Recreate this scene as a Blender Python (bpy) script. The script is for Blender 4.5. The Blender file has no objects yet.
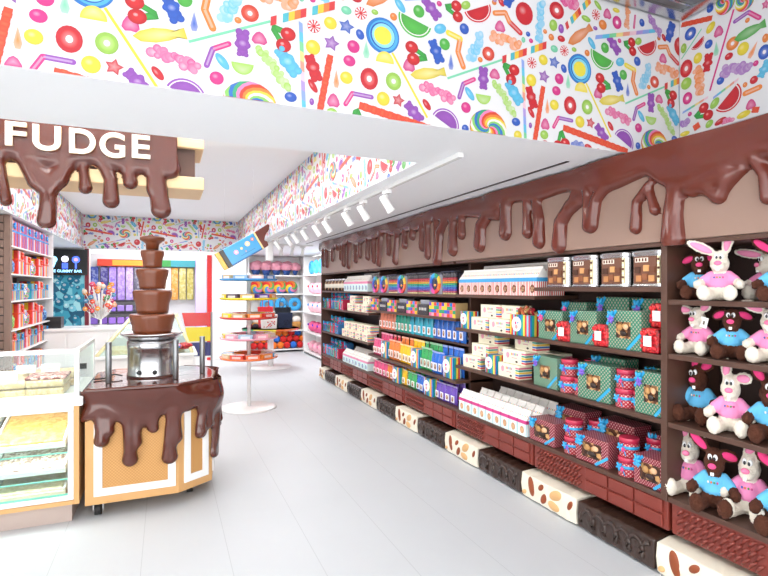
EXPO = 0.13; WORLD = 3.9; L1 = 22; L2 = 60; SPOT = 8; UP = 70
import bpy, bmesh, math, random
import numpy as np
from mathutils import Vector, Matrix, Euler
SC = bpy.context.scene
COL = SC.collection
PI = math.pi
rnd = random.Random(7)

# ------------------------------------------------------------ colour + materials
def lin(h):
    if isinstance(h, tuple): return h if len(h) == 4 else h + (1.0,)
    h = h.lstrip('#'); o = []
    for i in (0, 2, 4):
        c = int(h[i:i+2], 16) / 255
        o.append(c/12.92 if c <= .04045 else ((c+.055)/1.055)**2.4)
    return tuple(o) + (1.0,)
def mixc(a, b, t):
    a = lin(a); b = lin(b)
    return tuple(a[i]*(1-t)+b[i]*t for i in range(3)) + (1.0,)

def new_mat(name):
    m = bpy.data.materials.new(name); m.use_nodes = True
    nt = m.node_tree; b = nt.nodes['Principled BSDF']
    return m, nt, b
def N(nt, t, **kw):
    n = nt.nodes.new(t)
    for k, v in kw.items(): setattr(n, k, v)
    return n
def bump(nt, b, scale=60, strength=.2, dist=.004, detail=3, coord='Object', kind='noise'):
    tc = N(nt, 'ShaderNodeTexCoord')
    if kind == 'noise':
        t = N(nt, 'ShaderNodeTexNoise'); t.inputs['Detail'].default_value = detail
        out = t.outputs['Fac']
    else:
        t = N(nt, 'ShaderNodeTexVoronoi'); out = t.outputs['Distance']
    t.inputs['Scale'].default_value = scale
    nt.links.new(tc.outputs[coord], t.inputs['Vector'])
    bp = N(nt, 'ShaderNodeBump'); bp.inputs['Strength'].default_value = strength
    bp.inputs['Distance'].default_value = dist
    nt.links.new(out, bp.inputs['Height']); nt.links.new(bp.outputs['Normal'], b.inputs['Normal'])
def solid(name, c, rough=.5, metal=0, bmp=None, coat=0, spec=.5):
    m, nt, b = new_mat(name)
    b.inputs['Base Color'].default_value = lin(c)
    b.inputs['Roughness'].default_value = rough
    b.inputs['Metallic'].default_value = metal
    b.inputs['Specular IOR Level'].default_value = spec
    if coat: b.inputs['Coat Weight'].default_value = coat; b.inputs['Coat Roughness'].default_value = .05
    if bmp: bump(nt, b, *bmp)
    return m
def printed(name, rough=.45, coat=0, bmp=None, spec=.5):
    m, nt, b = new_mat(name)
    a = N(nt, 'ShaderNodeVertexColor', layer_name='Col')
    nt.links.new(a.outputs['Color'], b.inputs['Base Color'])
    b.inputs['Roughness'].default_value = rough
    b.inputs['Specular IOR Level'].default_value = spec
    if coat: b.inputs['Coat Weight'].default_value = coat; b.inputs['Coat Roughness'].default_value = .08
    if bmp: bump(nt, b, *bmp)
    return m
def emis(name, c, s):
    m, nt, b = new_mat(name)
    b.inputs['Base Color'].default_value = lin(c)
    b.inputs['Emission Color'].default_value = lin(c); b.inputs['Emission Strength'].default_value = s
    return m
def glass(name, tint='#ffffff', refl=.08):
    m = bpy.data.materials.new(name); m.use_nodes = True; nt = m.node_tree; nt.nodes.clear()
    o = N(nt, 'ShaderNodeOutputMaterial'); mx = N(nt, 'ShaderNodeMixShader')
    t = N(nt, 'ShaderNodeBsdfTransparent'); g = N(nt, 'ShaderNodeBsdfGlossy')
    t.inputs['Color'].default_value = lin(tint); g.inputs['Roughness'].default_value = .03
    mx.inputs['Fac'].default_value = refl
    nt.links.new(t.outputs[0], mx.inputs[1]); nt.links.new(g.outputs[0], mx.inputs[2]); nt.links.new(mx.outputs[0], o.inputs[0])
    return m
def polka(name, base, dot, p=.022, r=.27, rough=.35):
    m, nt, b = new_mat(name)
    uv = N(nt, 'ShaderNodeTexCoord'); L = nt.links.new
    outs = []
    for off in (0, .5):
        s = N(nt, 'ShaderNodeVectorMath', operation='MULTIPLY_ADD')
        s.inputs[1].default_value = (1/p, 1/p, 0); s.inputs[2].default_value = (off, off, 0)
        f = N(nt, 'ShaderNodeVectorMath', operation='FRACTION')
        d = N(nt, 'ShaderNodeVectorMath', operation='DISTANCE'); d.inputs[1].default_value = (.5, .5, 0)
        c = N(nt, 'ShaderNodeMath', operation='LESS_THAN'); c.inputs[1].default_value = r
        L(uv.outputs['UV'], s.inputs[0]); L(s.outputs[0], f.inputs[0]); L(f.outputs[0], d.inputs[0]); L(d.outputs['Value'], c.inputs[0])
        outs.append(c.outputs[0])
    mx = N(nt, 'ShaderNodeMath', operation='MAXIMUM'); L(outs[0], mx.inputs[0]); L(outs[1], mx.inputs[1])
    mc = N(nt, 'ShaderNodeMix', data_type='RGBA'); mc.inputs[6].default_value = lin(base); mc.inputs[7].default_value = lin(dot)
    L(mx.outputs[0], mc.inputs[0]); L(mc.outputs[2], b.inputs['Base Color']); b.inputs['Roughness'].default_value = rough
    return m
def striped(name, cols, p, axis=0, rough=.4):
    m, nt, b = new_mat(name); L = nt.links.new
    uv = N(nt, 'ShaderNodeTexCoord'); sp = N(nt, 'ShaderNodeSeparateXYZ'); L(uv.outputs['UV'], sp.inputs[0])
    d = N(nt, 'ShaderNodeMath', operation='DIVIDE'); d.inputs[1].default_value = p; L(sp.outputs[axis], d.inputs[0])
    f = N(nt, 'ShaderNodeMath', operation='FRACT'); L(d.outputs[0], f.inputs[0])
    r = N(nt, 'ShaderNodeValToRGB'); r.color_ramp.interpolation = 'CONSTANT'
    while len(r.color_ramp.elements) < len(cols): r.color_ramp.elements.new(.5)
    for i, c in enumerate(cols):
        r.color_ramp.elements[i].position = i/len(cols); r.color_ramp.elements[i].color = lin(c)
    L(f.outputs[0], r.inputs[0]); L(r.outputs[0], b.inputs['Base Color']); b.inputs['Roughness'].default_value = rough
    return m
def speckle(name, cols, scale=60, rough=.35, coord='Object', bmp=True):
    m, nt, b = new_mat(name); L = nt.links.new
    uv = N(nt, 'ShaderNodeTexCoord'); v = N(nt, 'ShaderNodeTexVoronoi'); v.inputs['Scale'].default_value = scale
    L(uv.outputs[coord], v.inputs['Vector'])
    sp = N(nt, 'ShaderNodeSeparateColor'); L(v.outputs['Color'], sp.inputs[0])
    r = N(nt, 'ShaderNodeValToRGB'); r.color_ramp.interpolation = 'CONSTANT'
    while len(r.color_ramp.elements) < len(cols): r.color_ramp.elements.new(.5)
    for i, c in enumerate(cols):
        r.color_ramp.elements[i].position = i/len(cols); r.color_ramp.elements[i].color = lin(c)
    L(sp.outputs[0], r.inputs[0]); L(r.outputs[0], b.inputs['Base Color']); b.inputs['Roughness'].default_value = rough
    if bmp:
        bp = N(nt, 'ShaderNodeBump', invert=True); bp.inputs['Strength'].default_value = .5; bp.inputs['Distance'].default_value = .005
        L(v.outputs['Distance'], bp.inputs['Height']); L(bp.outputs['Normal'], b.inputs['Normal'])
    return m

M = {}
M['white'] = solid('white_paint', '#f8f9fa', .6)
M['soffit'] = solid('soffit_paint', '#f6f8fb', .5)
M['gloss_white'] = solid('white_laminate', '#f1f1f0', .25)
M['fur_white'] = solid('cream_fur', '#efe6d6', .95, bmp=(260, .9, .006, 4))
M['fur_brown'] = solid('brown_fur', '#512815', .95, bmp=(240, .9, .008, 4))
M['choc'] = solid('milk_chocolate_gloss', '#642c21', .18, bmp=(7, .12, .02, 2), coat=.25)
M['choc_cart'] = solid('melted_chocolate_gloss', '#562519', .07, bmp=(9, .10, .02, 2), coat=.5)
M['choc_foun'] = solid('flowing_chocolate', '#743c22', .28, coat=.3)
M['taupe'] = solid('taupe_board', '#94796c', .3, bmp=(3, .05, .02, 2))
M['shelf'] = solid('dark_wood_laminate', '#52372c', .42)
M['shelf_back'] = solid('dark_back_panel', '#3d2a25', .55)
M['block'] = solid('red_brown_chocolate_block', '#7c3329', .32, bmp=(40, .15, .004, 3))
M['dark_bar'] = solid('dark_chocolate_bar', '#36241c', .3, bmp=(16, .5, .02, 3), coat=.3)
M['nougat'] = solid('white_nougat', '#e9e2d0', .45, bmp=(18, .3, .01, 3))
M['almond'] = solid('almond_skin', '#8d4420', .5, bmp=(70, .4, .004, 3))
M['nut'] = solid('almond_kernel', '#d9ab74', .5, bmp=(50, .3, .004, 2))
M['steel'] = solid('brushed_steel', '#c9c9cb', .22, 1)
M['steel_dull'] = solid('grey_metal', '#8e9092', .35, .9)
M['wood'] = solid('light_oak', '#d3a268', .45, bmp=(30, .1, .003, 3))
M['signwood'] = solid('pale_oak', '#e2c194', .5)
M['slat'] = solid('brown_slat_wood', '#7d6357', .5)
M['black'] = solid('black_plastic', '#1b1b1d', .4)
M['rubber'] = solid('black_rubber', '#222222', .6)
M['print'] = printed('printed_card', .45)
M['gloss'] = printed('glossy_print', .22, coat=.3)
M['cloth'] = printed('plush_cloth', .95, bmp=(220, .5, .004, 3))
M['paper'] = printed('wallpaper_print', .5)
_nt = M['paper'].node_tree; _b = _nt.nodes['Principled BSDF']; _vc = [n for n in _nt.nodes if n.type == 'VERTEX_COLOR'][0]
_mx = _nt.nodes.new('ShaderNodeMix'); _mx.data_type = 'RGBA'; _mx.blend_type = 'MULTIPLY'; _mx.inputs[0].default_value = 1; _mx.inputs[7].default_value = (.71, .71, .71, 1)
_nt.links.new(_vc.outputs['Color'], _mx.inputs[6]); _nt.links.new(_mx.outputs[2], _b.inputs['Base Color'])
M['glass'] = glass('clear_glass', '#f3faf8', .06)
M['glass_edge'] = solid('teal_glass_edge', '#7fd3c2', .1)
M['clear'] = glass('clear_plastic', '#f4f6fa', .16)
M['green_dots'] = polka('green_dotted_card', '#1f7a5e', '#a9a294', .026, .23)
M['red_dots'] = polka('red_dotted_card', '#b01a34', '#dfb4b0', .024, .21)
M['maroon_dots'] = polka('maroon_dotted_card', '#80132c', '#cfa2a2', .021, .19)
M['pink_stripe'] = striped('red_white_stripes', ['#d6504c', '#f4efe9'], .019)
M['teal_stripe'] = striped('pale_teal_stripes', ['#c5e8e8', '#f2f6f5'], .019)
M['candy_stripe'] = striped('rainbow_stripes', ['#1f7fc0', '#27a88a', '#f3d04a', '#d42f3c', '#7fc4e8', '#c2263c', '#2f9a56', '#1a5fa8'], .17)
M['chocs'] = speckle('assorted_chocolates', ['#3a2117', '#5b3220', '#c79a63', '#2a1710', '#8a5a34'], 42)
M['redcandy'] = speckle('red_sweets', ['#c41f2c', '#8e1219', '#e0453f', '#5b0d12'], 70)
M['mixcandy'] = speckle('mixed_sweets', ['#d63a3a', '#efc13c', '#3c8fd0', '#54a952', '#d96fb0', '#f3f3f0', '#7f4aa0'], 55)
M['greencandy'] = speckle('green_sweets', ['#7cc04a', '#4f9a3a', '#b7dd7a'], 60)
M['bluecandy'] = speckle('blue_sweets', ['#2b6fb8', '#1b3f86', '#79b4e0'], 60)
M['fudge'] = speckle('crumbly_fudge', ['#dcc094', '#d4b484', '#e2c9a0'], 45, .6)
M['fudge_dark'] = speckle('speckled_fudge', ['#7a4a33', '#a87650', '#dcc8b0', '#5e3423'], 60, .6)
M['fudge_top'] = speckle('pink_brown_topping', ['#8a4038', '#c98a80', '#e3c3b4', '#6a2c24'], 60, .6)
M['mural'] = speckle('blue_sweets_mural', ['#3a9db5', '#1f6f8e', '#7fc9d6', '#2b86a3', '#a9dfe6', '#155a78'], 7.5, .5, bmp=False)

def floor_mat():
    m, nt, b = new_mat('pale_grey_floor_tile'); L = nt.links.new
    tc = N(nt, 'ShaderNodeTexCoord'); sp = N(nt, 'ShaderNodeSeparateXYZ'); L(tc.outputs['Object'], sp.inputs[0])
    a = N(nt, 'ShaderNodeMath', operation='ADD'); a.inputs[1].default_value = .133 + 4.785; L(sp.outputs[0], a.inputs[0])
    d = N(nt, 'ShaderNodeMath', operation='DIVIDE'); d.inputs[1].default_value = .4785; L(a.outputs[0], d.inputs[0])
    f = N(nt, 'ShaderNodeMath', operation='FRACT'); L(d.outputs[0], f.inputs[0])
    c = N(nt, 'ShaderNodeMath', operation='LESS_THAN'); c.inputs[1].default_value = .007; L(f.outputs[0], c.inputs[0])
    n = N(nt, 'ShaderNodeTexNoise'); n.inputs['Scale'].default_value = 1.3; n.inputs['Detail'].default_value = 4; L(tc.outputs['Object'], n.inputs['Vector'])
    r = N(nt, 'ShaderNodeValToRGB'); r.color_ramp.elements[0].color = lin('#bfc2c5'); r.color_ramp.elements[1].color = lin('#c8cbce'); L(n.outputs['Fac'], r.inputs[0])
    mx = N(nt, 'ShaderNodeMix', data_type='RGBA'); L(c.outputs[0], mx.inputs[0]); L(r.outputs[0], mx.inputs[6]); mx.inputs[7].default_value = lin('#aeb1b4')
    L(mx.outputs[2], b.inputs['Base Color']); b.inputs['Roughness'].default_value = .5; b.inputs['Specular IOR Level'].default_value = .35
    return m
M['floor'] = floor_mat()
def weave_mat():
    m, nt, b = new_mat('woven_wicker'); L = nt.links.new
    tc = N(nt, 'ShaderNodeTexCoord'); mp = N(nt, 'ShaderNodeMapping'); mp.inputs['Scale'].default_value = (95, 95, 95); L(tc.outputs['UV'], mp.inputs[0])
    k = N(nt, 'ShaderNodeTexChecker'); k.inputs['Scale'].default_value = 1; k.inputs['Color1'].default_value = lin('#cd9a5e'); k.inputs['Color2'].default_value = lin('#b98548'); L(mp.outputs[0], k.inputs[0])
    L(k.outputs[0], b.inputs['Base Color']); b.inputs['Roughness'].default_value = .6
    return m
M['weave'] = weave_mat()

# ------------------------------------------------------------ mesh builder
class B:
    def __init__(s): s.v = []; s.f = []; s.uv = {}
    def add(s, vs, fs, c='#ffffff', m=0, sm=False):
        o = len(s.v); s.v += [tuple(p) for p in vs]
        for f in fs: s.f.append((tuple(o+i for i in f), c, m, sm))
        return s
    def box(s, x0, y0, z0, x1, y1, z1, c='#ffffff', m=0, T=None):
        v = [(x, y, z) for z in (z0, z1) for x, y in ((x0, y0), (x1, y0), (x1, y1), (x0, y1))]
        if T is not None: v = [T @ Vector(p) for p in v]
        return s.add(v, [(3, 2, 1, 0), (4, 5, 6, 7), (0, 1, 5, 4), (1, 2, 6, 5), (2, 3, 7, 6), (3, 0, 4, 7)], c, m)
    def quad(s, pts, c='#ffffff', m=0): return s.add(pts, [tuple(range(len(pts)))], c, m)
    def lathe(s, prof, n=24, o=(0, 0, 0), c='#ffffff', m=0, sm=True, T=None, sx=1, sy=1):
        v = []
        for r, z in prof:
            for i in range(n):
                a = 2*PI*i/n; v.append((o[0]+r*sx*math.cos(a), o[1]+r*sy*math.sin(a), o[2]+z))
        if T is not None: v = [T @ Vector(p) for p in v]
        fs = []
        for j in range(len(prof)-1):
            for i in range(n):
                k = (i+1) % n; fs.append((j*n+i, j*n+k, (j+1)*n+k, (j+1)*n+i))
        s.add(v, fs, c, m, sm)
        L = len(prof)-1; b0 = len(s.v)-len(v)
        if prof[0][0] > 1e-5: s.f.append((tuple(b0+i for i in reversed(range(n))), c, m, False))
        if prof[-1][0] > 1e-5: s.f.append((tuple(b0+L*n+i for i in range(n)), c, m, False))
        return s
    def cyl(s, p, q, r, n=12, c='#ffffff', m=0, r2=None):
        p = Vector(p); q = Vector(q); d = q-p; T = Matrix.Translation(p) @ d.to_track_quat('Z', 'Y').to_matrix().to_4x4()
        return s.lathe([(r, 0), (r if r2 is None else r2, d.length)], n, c=c, m=m, T=T)
    def ell(s, o, r, c='#ffffff', m=0, n=14, k=9, T=None):
        pr = [(math.sin(PI*j/k), -math.cos(PI*j/k)) for j in range(k+1)]
        pr[0] = (1e-6, -1); pr[-1] = (1e-6, 1)
        X = Matrix.Translation(Vector(o)) @ (T if T is not None else Matrix.Identity(4)) @ Matrix.Diagonal((r[0], r[1], r[2], 1))
        return s.lathe(pr, n, c=c, m=m, T=X)
    def tube(s, pts, r, n=8, c='#ffffff', m=0):
        pts = [Vector(p) for p in pts]; R = r if isinstance(r, (list, tuple)) else [r]*len(pts)
        v = []
        for i, p in enumerate(pts):
            d = (pts[min(i+1, len(pts)-1)]-pts[max(i-1, 0)]).normalized(); q = d.to_track_quat('Z', 'Y')
            for k in range(n):
                a = 2*PI*k/n; v.append(p + q @ Vector((R[i]*math.cos(a), R[i]*math.sin(a), 0)))
        fs = [(j*n+k, j*n+(k+1) % n, (j+1)*n+(k+1) % n, (j+1)*n+k) for j in range(len(pts)-1) for k in range(n)]
        fs += [tuple(reversed(range(n))), tuple((len(pts)-1)*n+k for k in range(n))]
        return s.add(v, fs, c, m, True)
    def prism(s, poly, axis, a, b, c='#ffffff', m=0):
        n = len(poly)
        def P(u, w, t): return {'x': (t, u, w), 'y': (u, t, w), 'z': (u, w, t)}[axis]
        v = [P(u, w, a) for u, w in poly] + [P(u, w, b) for u, w in poly]
        fs = [tuple(range(n)), tuple(range(2*n-1, n-1, -1))] + [(i, i+n, (i+1) % n+n, (i+1) % n) for i in range(n)]
        return s.add(v, fs, c, m)
    def torus(s, o, R, r, c='#ffffff', m=0, T=None, n=24, k=10, sz=1):
        v = []
        for i in range(n):
            a = 2*PI*i/n
            for j in range(k):
                t = 2*PI*j/k; v.append(((R+r*math.cos(t))*math.cos(a), (R+r*math.cos(t))*math.sin(a), r*sz*math.sin(t)))
        X = Matrix.Translation(Vector(o)) @ (T if T is not None else Matrix.Identity(4))
        v = [X @ Vector(p) for p in v]
        return s.add(v, [(i*k+j, ((i+1) % n)*k+j, ((i+1) % n)*k+(j+1) % k, i*k+(j+1) % k) for i in range(n) for j in range(k)], c, m, True)
    def mesh(s, name, mats, recalc=True):
        me = bpy.data.meshes.new(name)
        me.from_pydata(s.v, [], [f[0] for f in s.f]); 
        for mt in mats: me.materials.append(M[mt] if isinstance(mt, str) else mt)
        if recalc:
            bm = bmesh.new(); bm.from_mesh(me); bmesh.ops.recalc_face_normals(bm, faces=bm.faces); bm.to_mesh(me); bm.free()
        uv = me.uv_layers.new(name='UVMap'); ca = me.color_attributes.new('Col', 'FLOAT_COLOR', 'CORNER')
        uv = me.uv_layers['UVMap']; ca = me.color_attributes['Col']
        vs = s.v; cache = {}
        ud = [0.0]*(2*len(me.loops)); cd = [1.0]*(4*len(me.loops))
        for p, f in zip(me.polygons, s.f):
            p.material_index = f[2]; p.use_smooth = f[3]
            nx, ny, nz = map(abs, p.normal); col = f[1]
            ax = 0 if nx > ny and nx > nz else (1 if ny >= nz else 2)
            if isinstance(col, dict): pass
            else:
                k = cache.get(col)
                if k is None: k = cache[col] = lin(col)
            for li in p.loop_indices:
                vi = me.loops[li].vertex_index; q = vs[vi]
                a, b = ((q[1], q[2]), (q[0], q[2]), (q[0], q[1]))[ax]
                ud[2*li] = a; ud[2*li+1] = b
                kk = col[vi] if isinstance(col, dict) else k
                cd[4*li:4*li+4] = kk
        uv.data.foreach_set('uv', ud); ca.data.foreach_set('color', cd)
        return me
    def build(s, name, mats=('print',), parent=None, bevel=0, recalc=True, seg=2):
        if isinstance(mats, str): mats = (mats,)
        o = bpy.data.objects.new(name, s.mesh(name, mats, recalc)); COL.objects.link(o)
        if parent is not None: o.parent = parent
        if bevel:
            b = o.modifiers.new('Bevel', 'BEVEL'); b.width = bevel; b.segments = seg; b.limit_method = 'ANGLE'; b.harden_normals = False
        return o
def tag(o, label=None, cat=None, group=None, kind=None):
    if label: o['label'] = label
    if cat: o['category'] = cat
    if group: o['group'] = group
    if kind: o['kind'] = kind
    return o
def empty(name, loc=(0, 0, 0), rz=0):
    o = bpy.data.objects.new(name, None); COL.objects.link(o); o.location = loc; o.rotation_euler.z = rz; o.empty_display_size = .05
    return o
def copy_tree(o, parent=None):
    c = o.copy(); COL.objects.link(c); c.parent = parent
    for ch in list(o.children): copy_tree(ch, c)
    return c
ORD = ['first', 'second', 'third', 'fourth', 'fifth', 'sixth', 'seventh', 'eighth', 'ninth', 'tenth', 'eleventh', 'twelfth', 'thirteenth', 'fourteenth', 'fifteenth', 'sixteenth', 'seventeenth', 'eighteenth', 'nineteenth', 'twentieth', 'twenty-first', 'twenty-second', 'twenty-third', 'twenty-fourth', 'twenty-fifth', 'twenty-sixth', 'twenty-seventh', 'twenty-eighth']
used = set()
class Proto:
    """makes a thing once, then hands out copies"""
    def __init__(s, fn): s.fn = fn; s.o = None; s.first = True
    def __call__(s, loc, rz=0, label=None, cat=None, group=None, sc=None, rx=0, ry=0):
        if s.o is None: s.o = s.fn(); o = s.o
        else: o = copy_tree(s.o)
        o.location = loc; o.rotation_euler = (rx, ry, rz)
        if sc: o.scale = sc if isinstance(sc, tuple) else (sc, sc, sc)
        for k in ('group', 'label', 'category'):
            if k in o: del o[k]
        tag(o, label, cat, group)
        return o
def thing_from(name, b, mats=('print',), bevel=0): return b.build(name, mats, None, bevel)

# ------------------------------------------------------------ candy wallpaper
PC = {'r': '#d5222b', 'R': '#e0492e', 'o': '#f08a3a', 'y': '#f2dc3c', 'l': '#a3d154', 'g': '#54b948', 'G': '#7fd6ae', 'c': '#62c3ea', 'b': '#2d5fc4', 'v': '#9a52b8', 'm': '#e0348c', 'w': '#f4f4f6'}
TW = ['#d83a3f', '#f6efe6', '#4fb8c8', '#f1c83e', '#ef7d3c']
TILE = [('lolly',0.0,0.398,0.087,0.086,0,'b'),('stick',0.049,0.325,0.24,0.036,0.0058,'y'),('ball',0.091,0.563,0.04,0.019,-50,'c'),('ball',0.193,0.555,0.031,0.031,0,'g'),('bear',0.262,0.585,0.057,0.025,-45,'v'),('ball',0.308,0.618,0.015,0.014,0,'m'),('cherry',0.389,0.6,0.053,0.051,0,''),('ball',0.463,0.644,0.03,0.021,30,'l'),('slice',0.533,0.644,0.087,0.073,25,'r'),('ball',0.056,0.5,0.019,0.019,0,'o'),('slice',0.173,0.508,0.092,0.084,-15,'g'),('ball',0.313,0.493,0.036,0.025,25,'c'),('ball',0.454,0.521,0.028,0.028,0,'b'),('worm',0.36,0.482,0.43,0.465,0.0152,'y'),('worm',0.43,0.465,0.416,0.396,0.0154,'o'),('worm',0.416,0.396,0.448,0.325,0.0153,'o'),('cluster',0.524,0.441,0.08,0.031,68,'c'),('ball',0.339,0.42,0.03,0.03,0,'g'),('bear',0.289,0.376,0.057,0.025,-65,'b'),('cherry',0.184,0.344,0.061,0.054,180,''),('heart',0.139,0.282,0.033,0.034,0,'m'),('fish',0.245,0.259,0.103,0.032,12,'y'),('drop',0.375,0.339,0.015,0.041,0,'b'),('stick',0.354,0.25,0.689,0.403,0.0056,'G'),('twist',0.689,0.403,0.983,0.536,0.0181,'t'),('half',0.011,0.27,0.047,0.034,0,'y'),('ring',-0.07,0.18,0.045,0.052,0,'r'),('ring',0.056,0.188,0.041,0.043,0,'l'),('star',0.081,0.1,0.035,0.034,0,'r'),('bear',0.164,0.054,0.055,0.025,-45,'v'),('cluster',0.301,0.17,0.093,0.03,-15,'m'),('ball',0.237,0.101,0.032,0.016,-50,'r'),('slice',0.342,0.019,0.082,0.076,152,'v'),('worm',0.424,0.165,0.448,0.237,0.0118,'v'),('worm',0.448,0.237,0.513,0.271,0.0118,'m'),('ball',0.487,0.192,0.04,0.018,-50,'c'),('half',0.57,0.199,0.047,0.031,180,'l'),('bear',0.57,0.284,0.056,0.024,90,'v'),('heart',0.641,0.32,0.034,0.029,0,'m'),('ball',0.464,0.118,0.029,0.028,0,'m'),('ball',0.46,0.009,0.021,0.021,0,'b'),('swirl',0.601,0.03,0.114,0.095,0,'t'),('worm',1.102,0.093,1.595,0.008,0.018,'R'),('ball',0.002,0.096,0.034,0.034,0,'y'),('ball',0.638,0.696,0.015,0.014,0,'o'),('ball',0.683,0.708,0.026,0.016,-50,'r'),('worm',0.641,0.641,0.709,0.657,0.0143,'o'),('worm',0.709,0.657,0.734,0.614,0.0144,'o'),('worm',0.734,0.614,0.807,0.569,0.015,'r'),('heart',0.675,0.578,0.034,0.032,0,'m'),('ball',0.833,0.678,0.058,0.062,0,'r'),('cluster',0.94,0.656,0.112,0.03,85,'c'),('cluster',0.711,0.506,0.091,0.032,-5,'o'),('ring',0.601,0.419,0.038,0.037,0,'R'),('ball',0.551,0.379,0.015,0.014,0,'o'),('ball',0.858,0.572,0.015,0.014,0,'b'),('ball',0.827,0.535,0.013,0.016,0,'G'),('ball',0.878,0.539,0.014,0.013,0,'m'),('ring',1.056,0.743,0.052,0.048,0,'r'),('ball',1.032,0.655,0.028,0.033,-15,'l'),('ball',1.088,0.647,0.02,0.026,0,'v'),('ball',1.018,0.586,0.02,0.019,0,'o'),('ball',0.975,0.609,0.014,0.013,0,'o'),('ball',1.089,0.591,0.027,0.018,0,'r'),('ball',1.039,0.525,0.026,0.02,0,'G'),('pepper',1.111,0.527,0.031,0.03,0,''),('ball',1.182,0.547,0.018,0.013,0,'l'),('pepper',0.884,0.42,0.031,0.03,0,''),('ball',0.962,0.45,0.031,0.029,0,'y'),('star',1.039,0.45,0.041,0.036,0,'b'),('ball',1.107,0.426,0.02,0.025,30,'b'),('cherry',0.734,0.346,0.059,0.054,-30,''),('twist',0.823,0.426,0.84,-0.011,0.0092,'w'),('ball',0.88,0.324,0.034,0.034,0,'y'),('star',0.967,0.359,0.04,0.038,0,'v'),('ball',1.074,0.363,0.031,0.03,0,'m'),('drop',1.138,0.362,0.017,0.042,0,'G'),('cluster',1.147,0.806,0.059,0.034,0,'m'),('twist',1.122,0.665,1.301,0.857,0.017,'t'),('fish',1.224,0.639,0.109,0.034,35,'o'),('cluster',0.705,0.199,0.105,0.027,-52,'l'),('bear',0.764,0.24,0.066,0.024,-50,'c'),('ball',0.778,0.084,0.028,0.022,0,'b'),('ball',0.79,0.012,0.026,0.027,0,'y'),('bear',0.88,0.232,0.058,0.022,-70,'r'),('ball',0.879,0.149,0.034,0.015,-55,'r'),('ball',0.874,0.077,0.011,0.016,0,'v'),('worm',0.962,0.304,0.901,-0.014,0.0144,'R'),('drop',0.99,0.2,0.014,0.042,0,'o'),('ball',1.039,0.212,0.031,0.029,0,'y'),('ball',1.054,0.293,0.03,0.026,0,'m'),('heart',0.976,0.098,0.031,0.033,0,'m'),('worm',1.035,0.089,1.068,0.144,0.0112,'m'),('worm',1.068,0.144,1.165,0.14,0.0112,'v'),('ball',0.969,0.037,0.028,0.025,0,'l'),('ball',0.975,-0.005,0.021,0.012,0,'r'),('cherry',1.086,0.022,0.058,0.051,-80,''),('cluster',1.206,0.007,0.037,0.023,0,'b'),('ball',0.064,-0.041,0.028,0.016,-10,'r'),('ball',0.141,-0.053,0.023,0.012,0,'r'),('ball',0.048,0.696,0.035,0.017,-10,'l'),('pepper',0.123,0.734,0.031,0.031,0,''),('ball',0.138,0.793,0.035,0.015,-40,'l'),('heart',0.211,0.759,0.032,0.032,0,'m'),('ring',0.288,0.723,0.036,0.039,0,'m'),('ball',0.176,0.687,0.031,0.029,0,'o'),('ball',0.118,0.655,0.017,0.012,0,'v'),('ball',0.281,0.794,0.028,0.014,0,'y'),('cluster',0.372,0.774,0.066,0.021,85,'o'),('worm',0.436,0.794,0.426,0.719,0.0073,'m'),('ball',0.493,0.763,0.022,0.024,0,'b'),('cluster',0.604,0.767,0.07,0.025,-45,'v'),('twist',0.118,0.602,0.608,0.737,0.0116,'w'),('bear',0.738,0.753,0.063,0.023,70,'b')]
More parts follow.
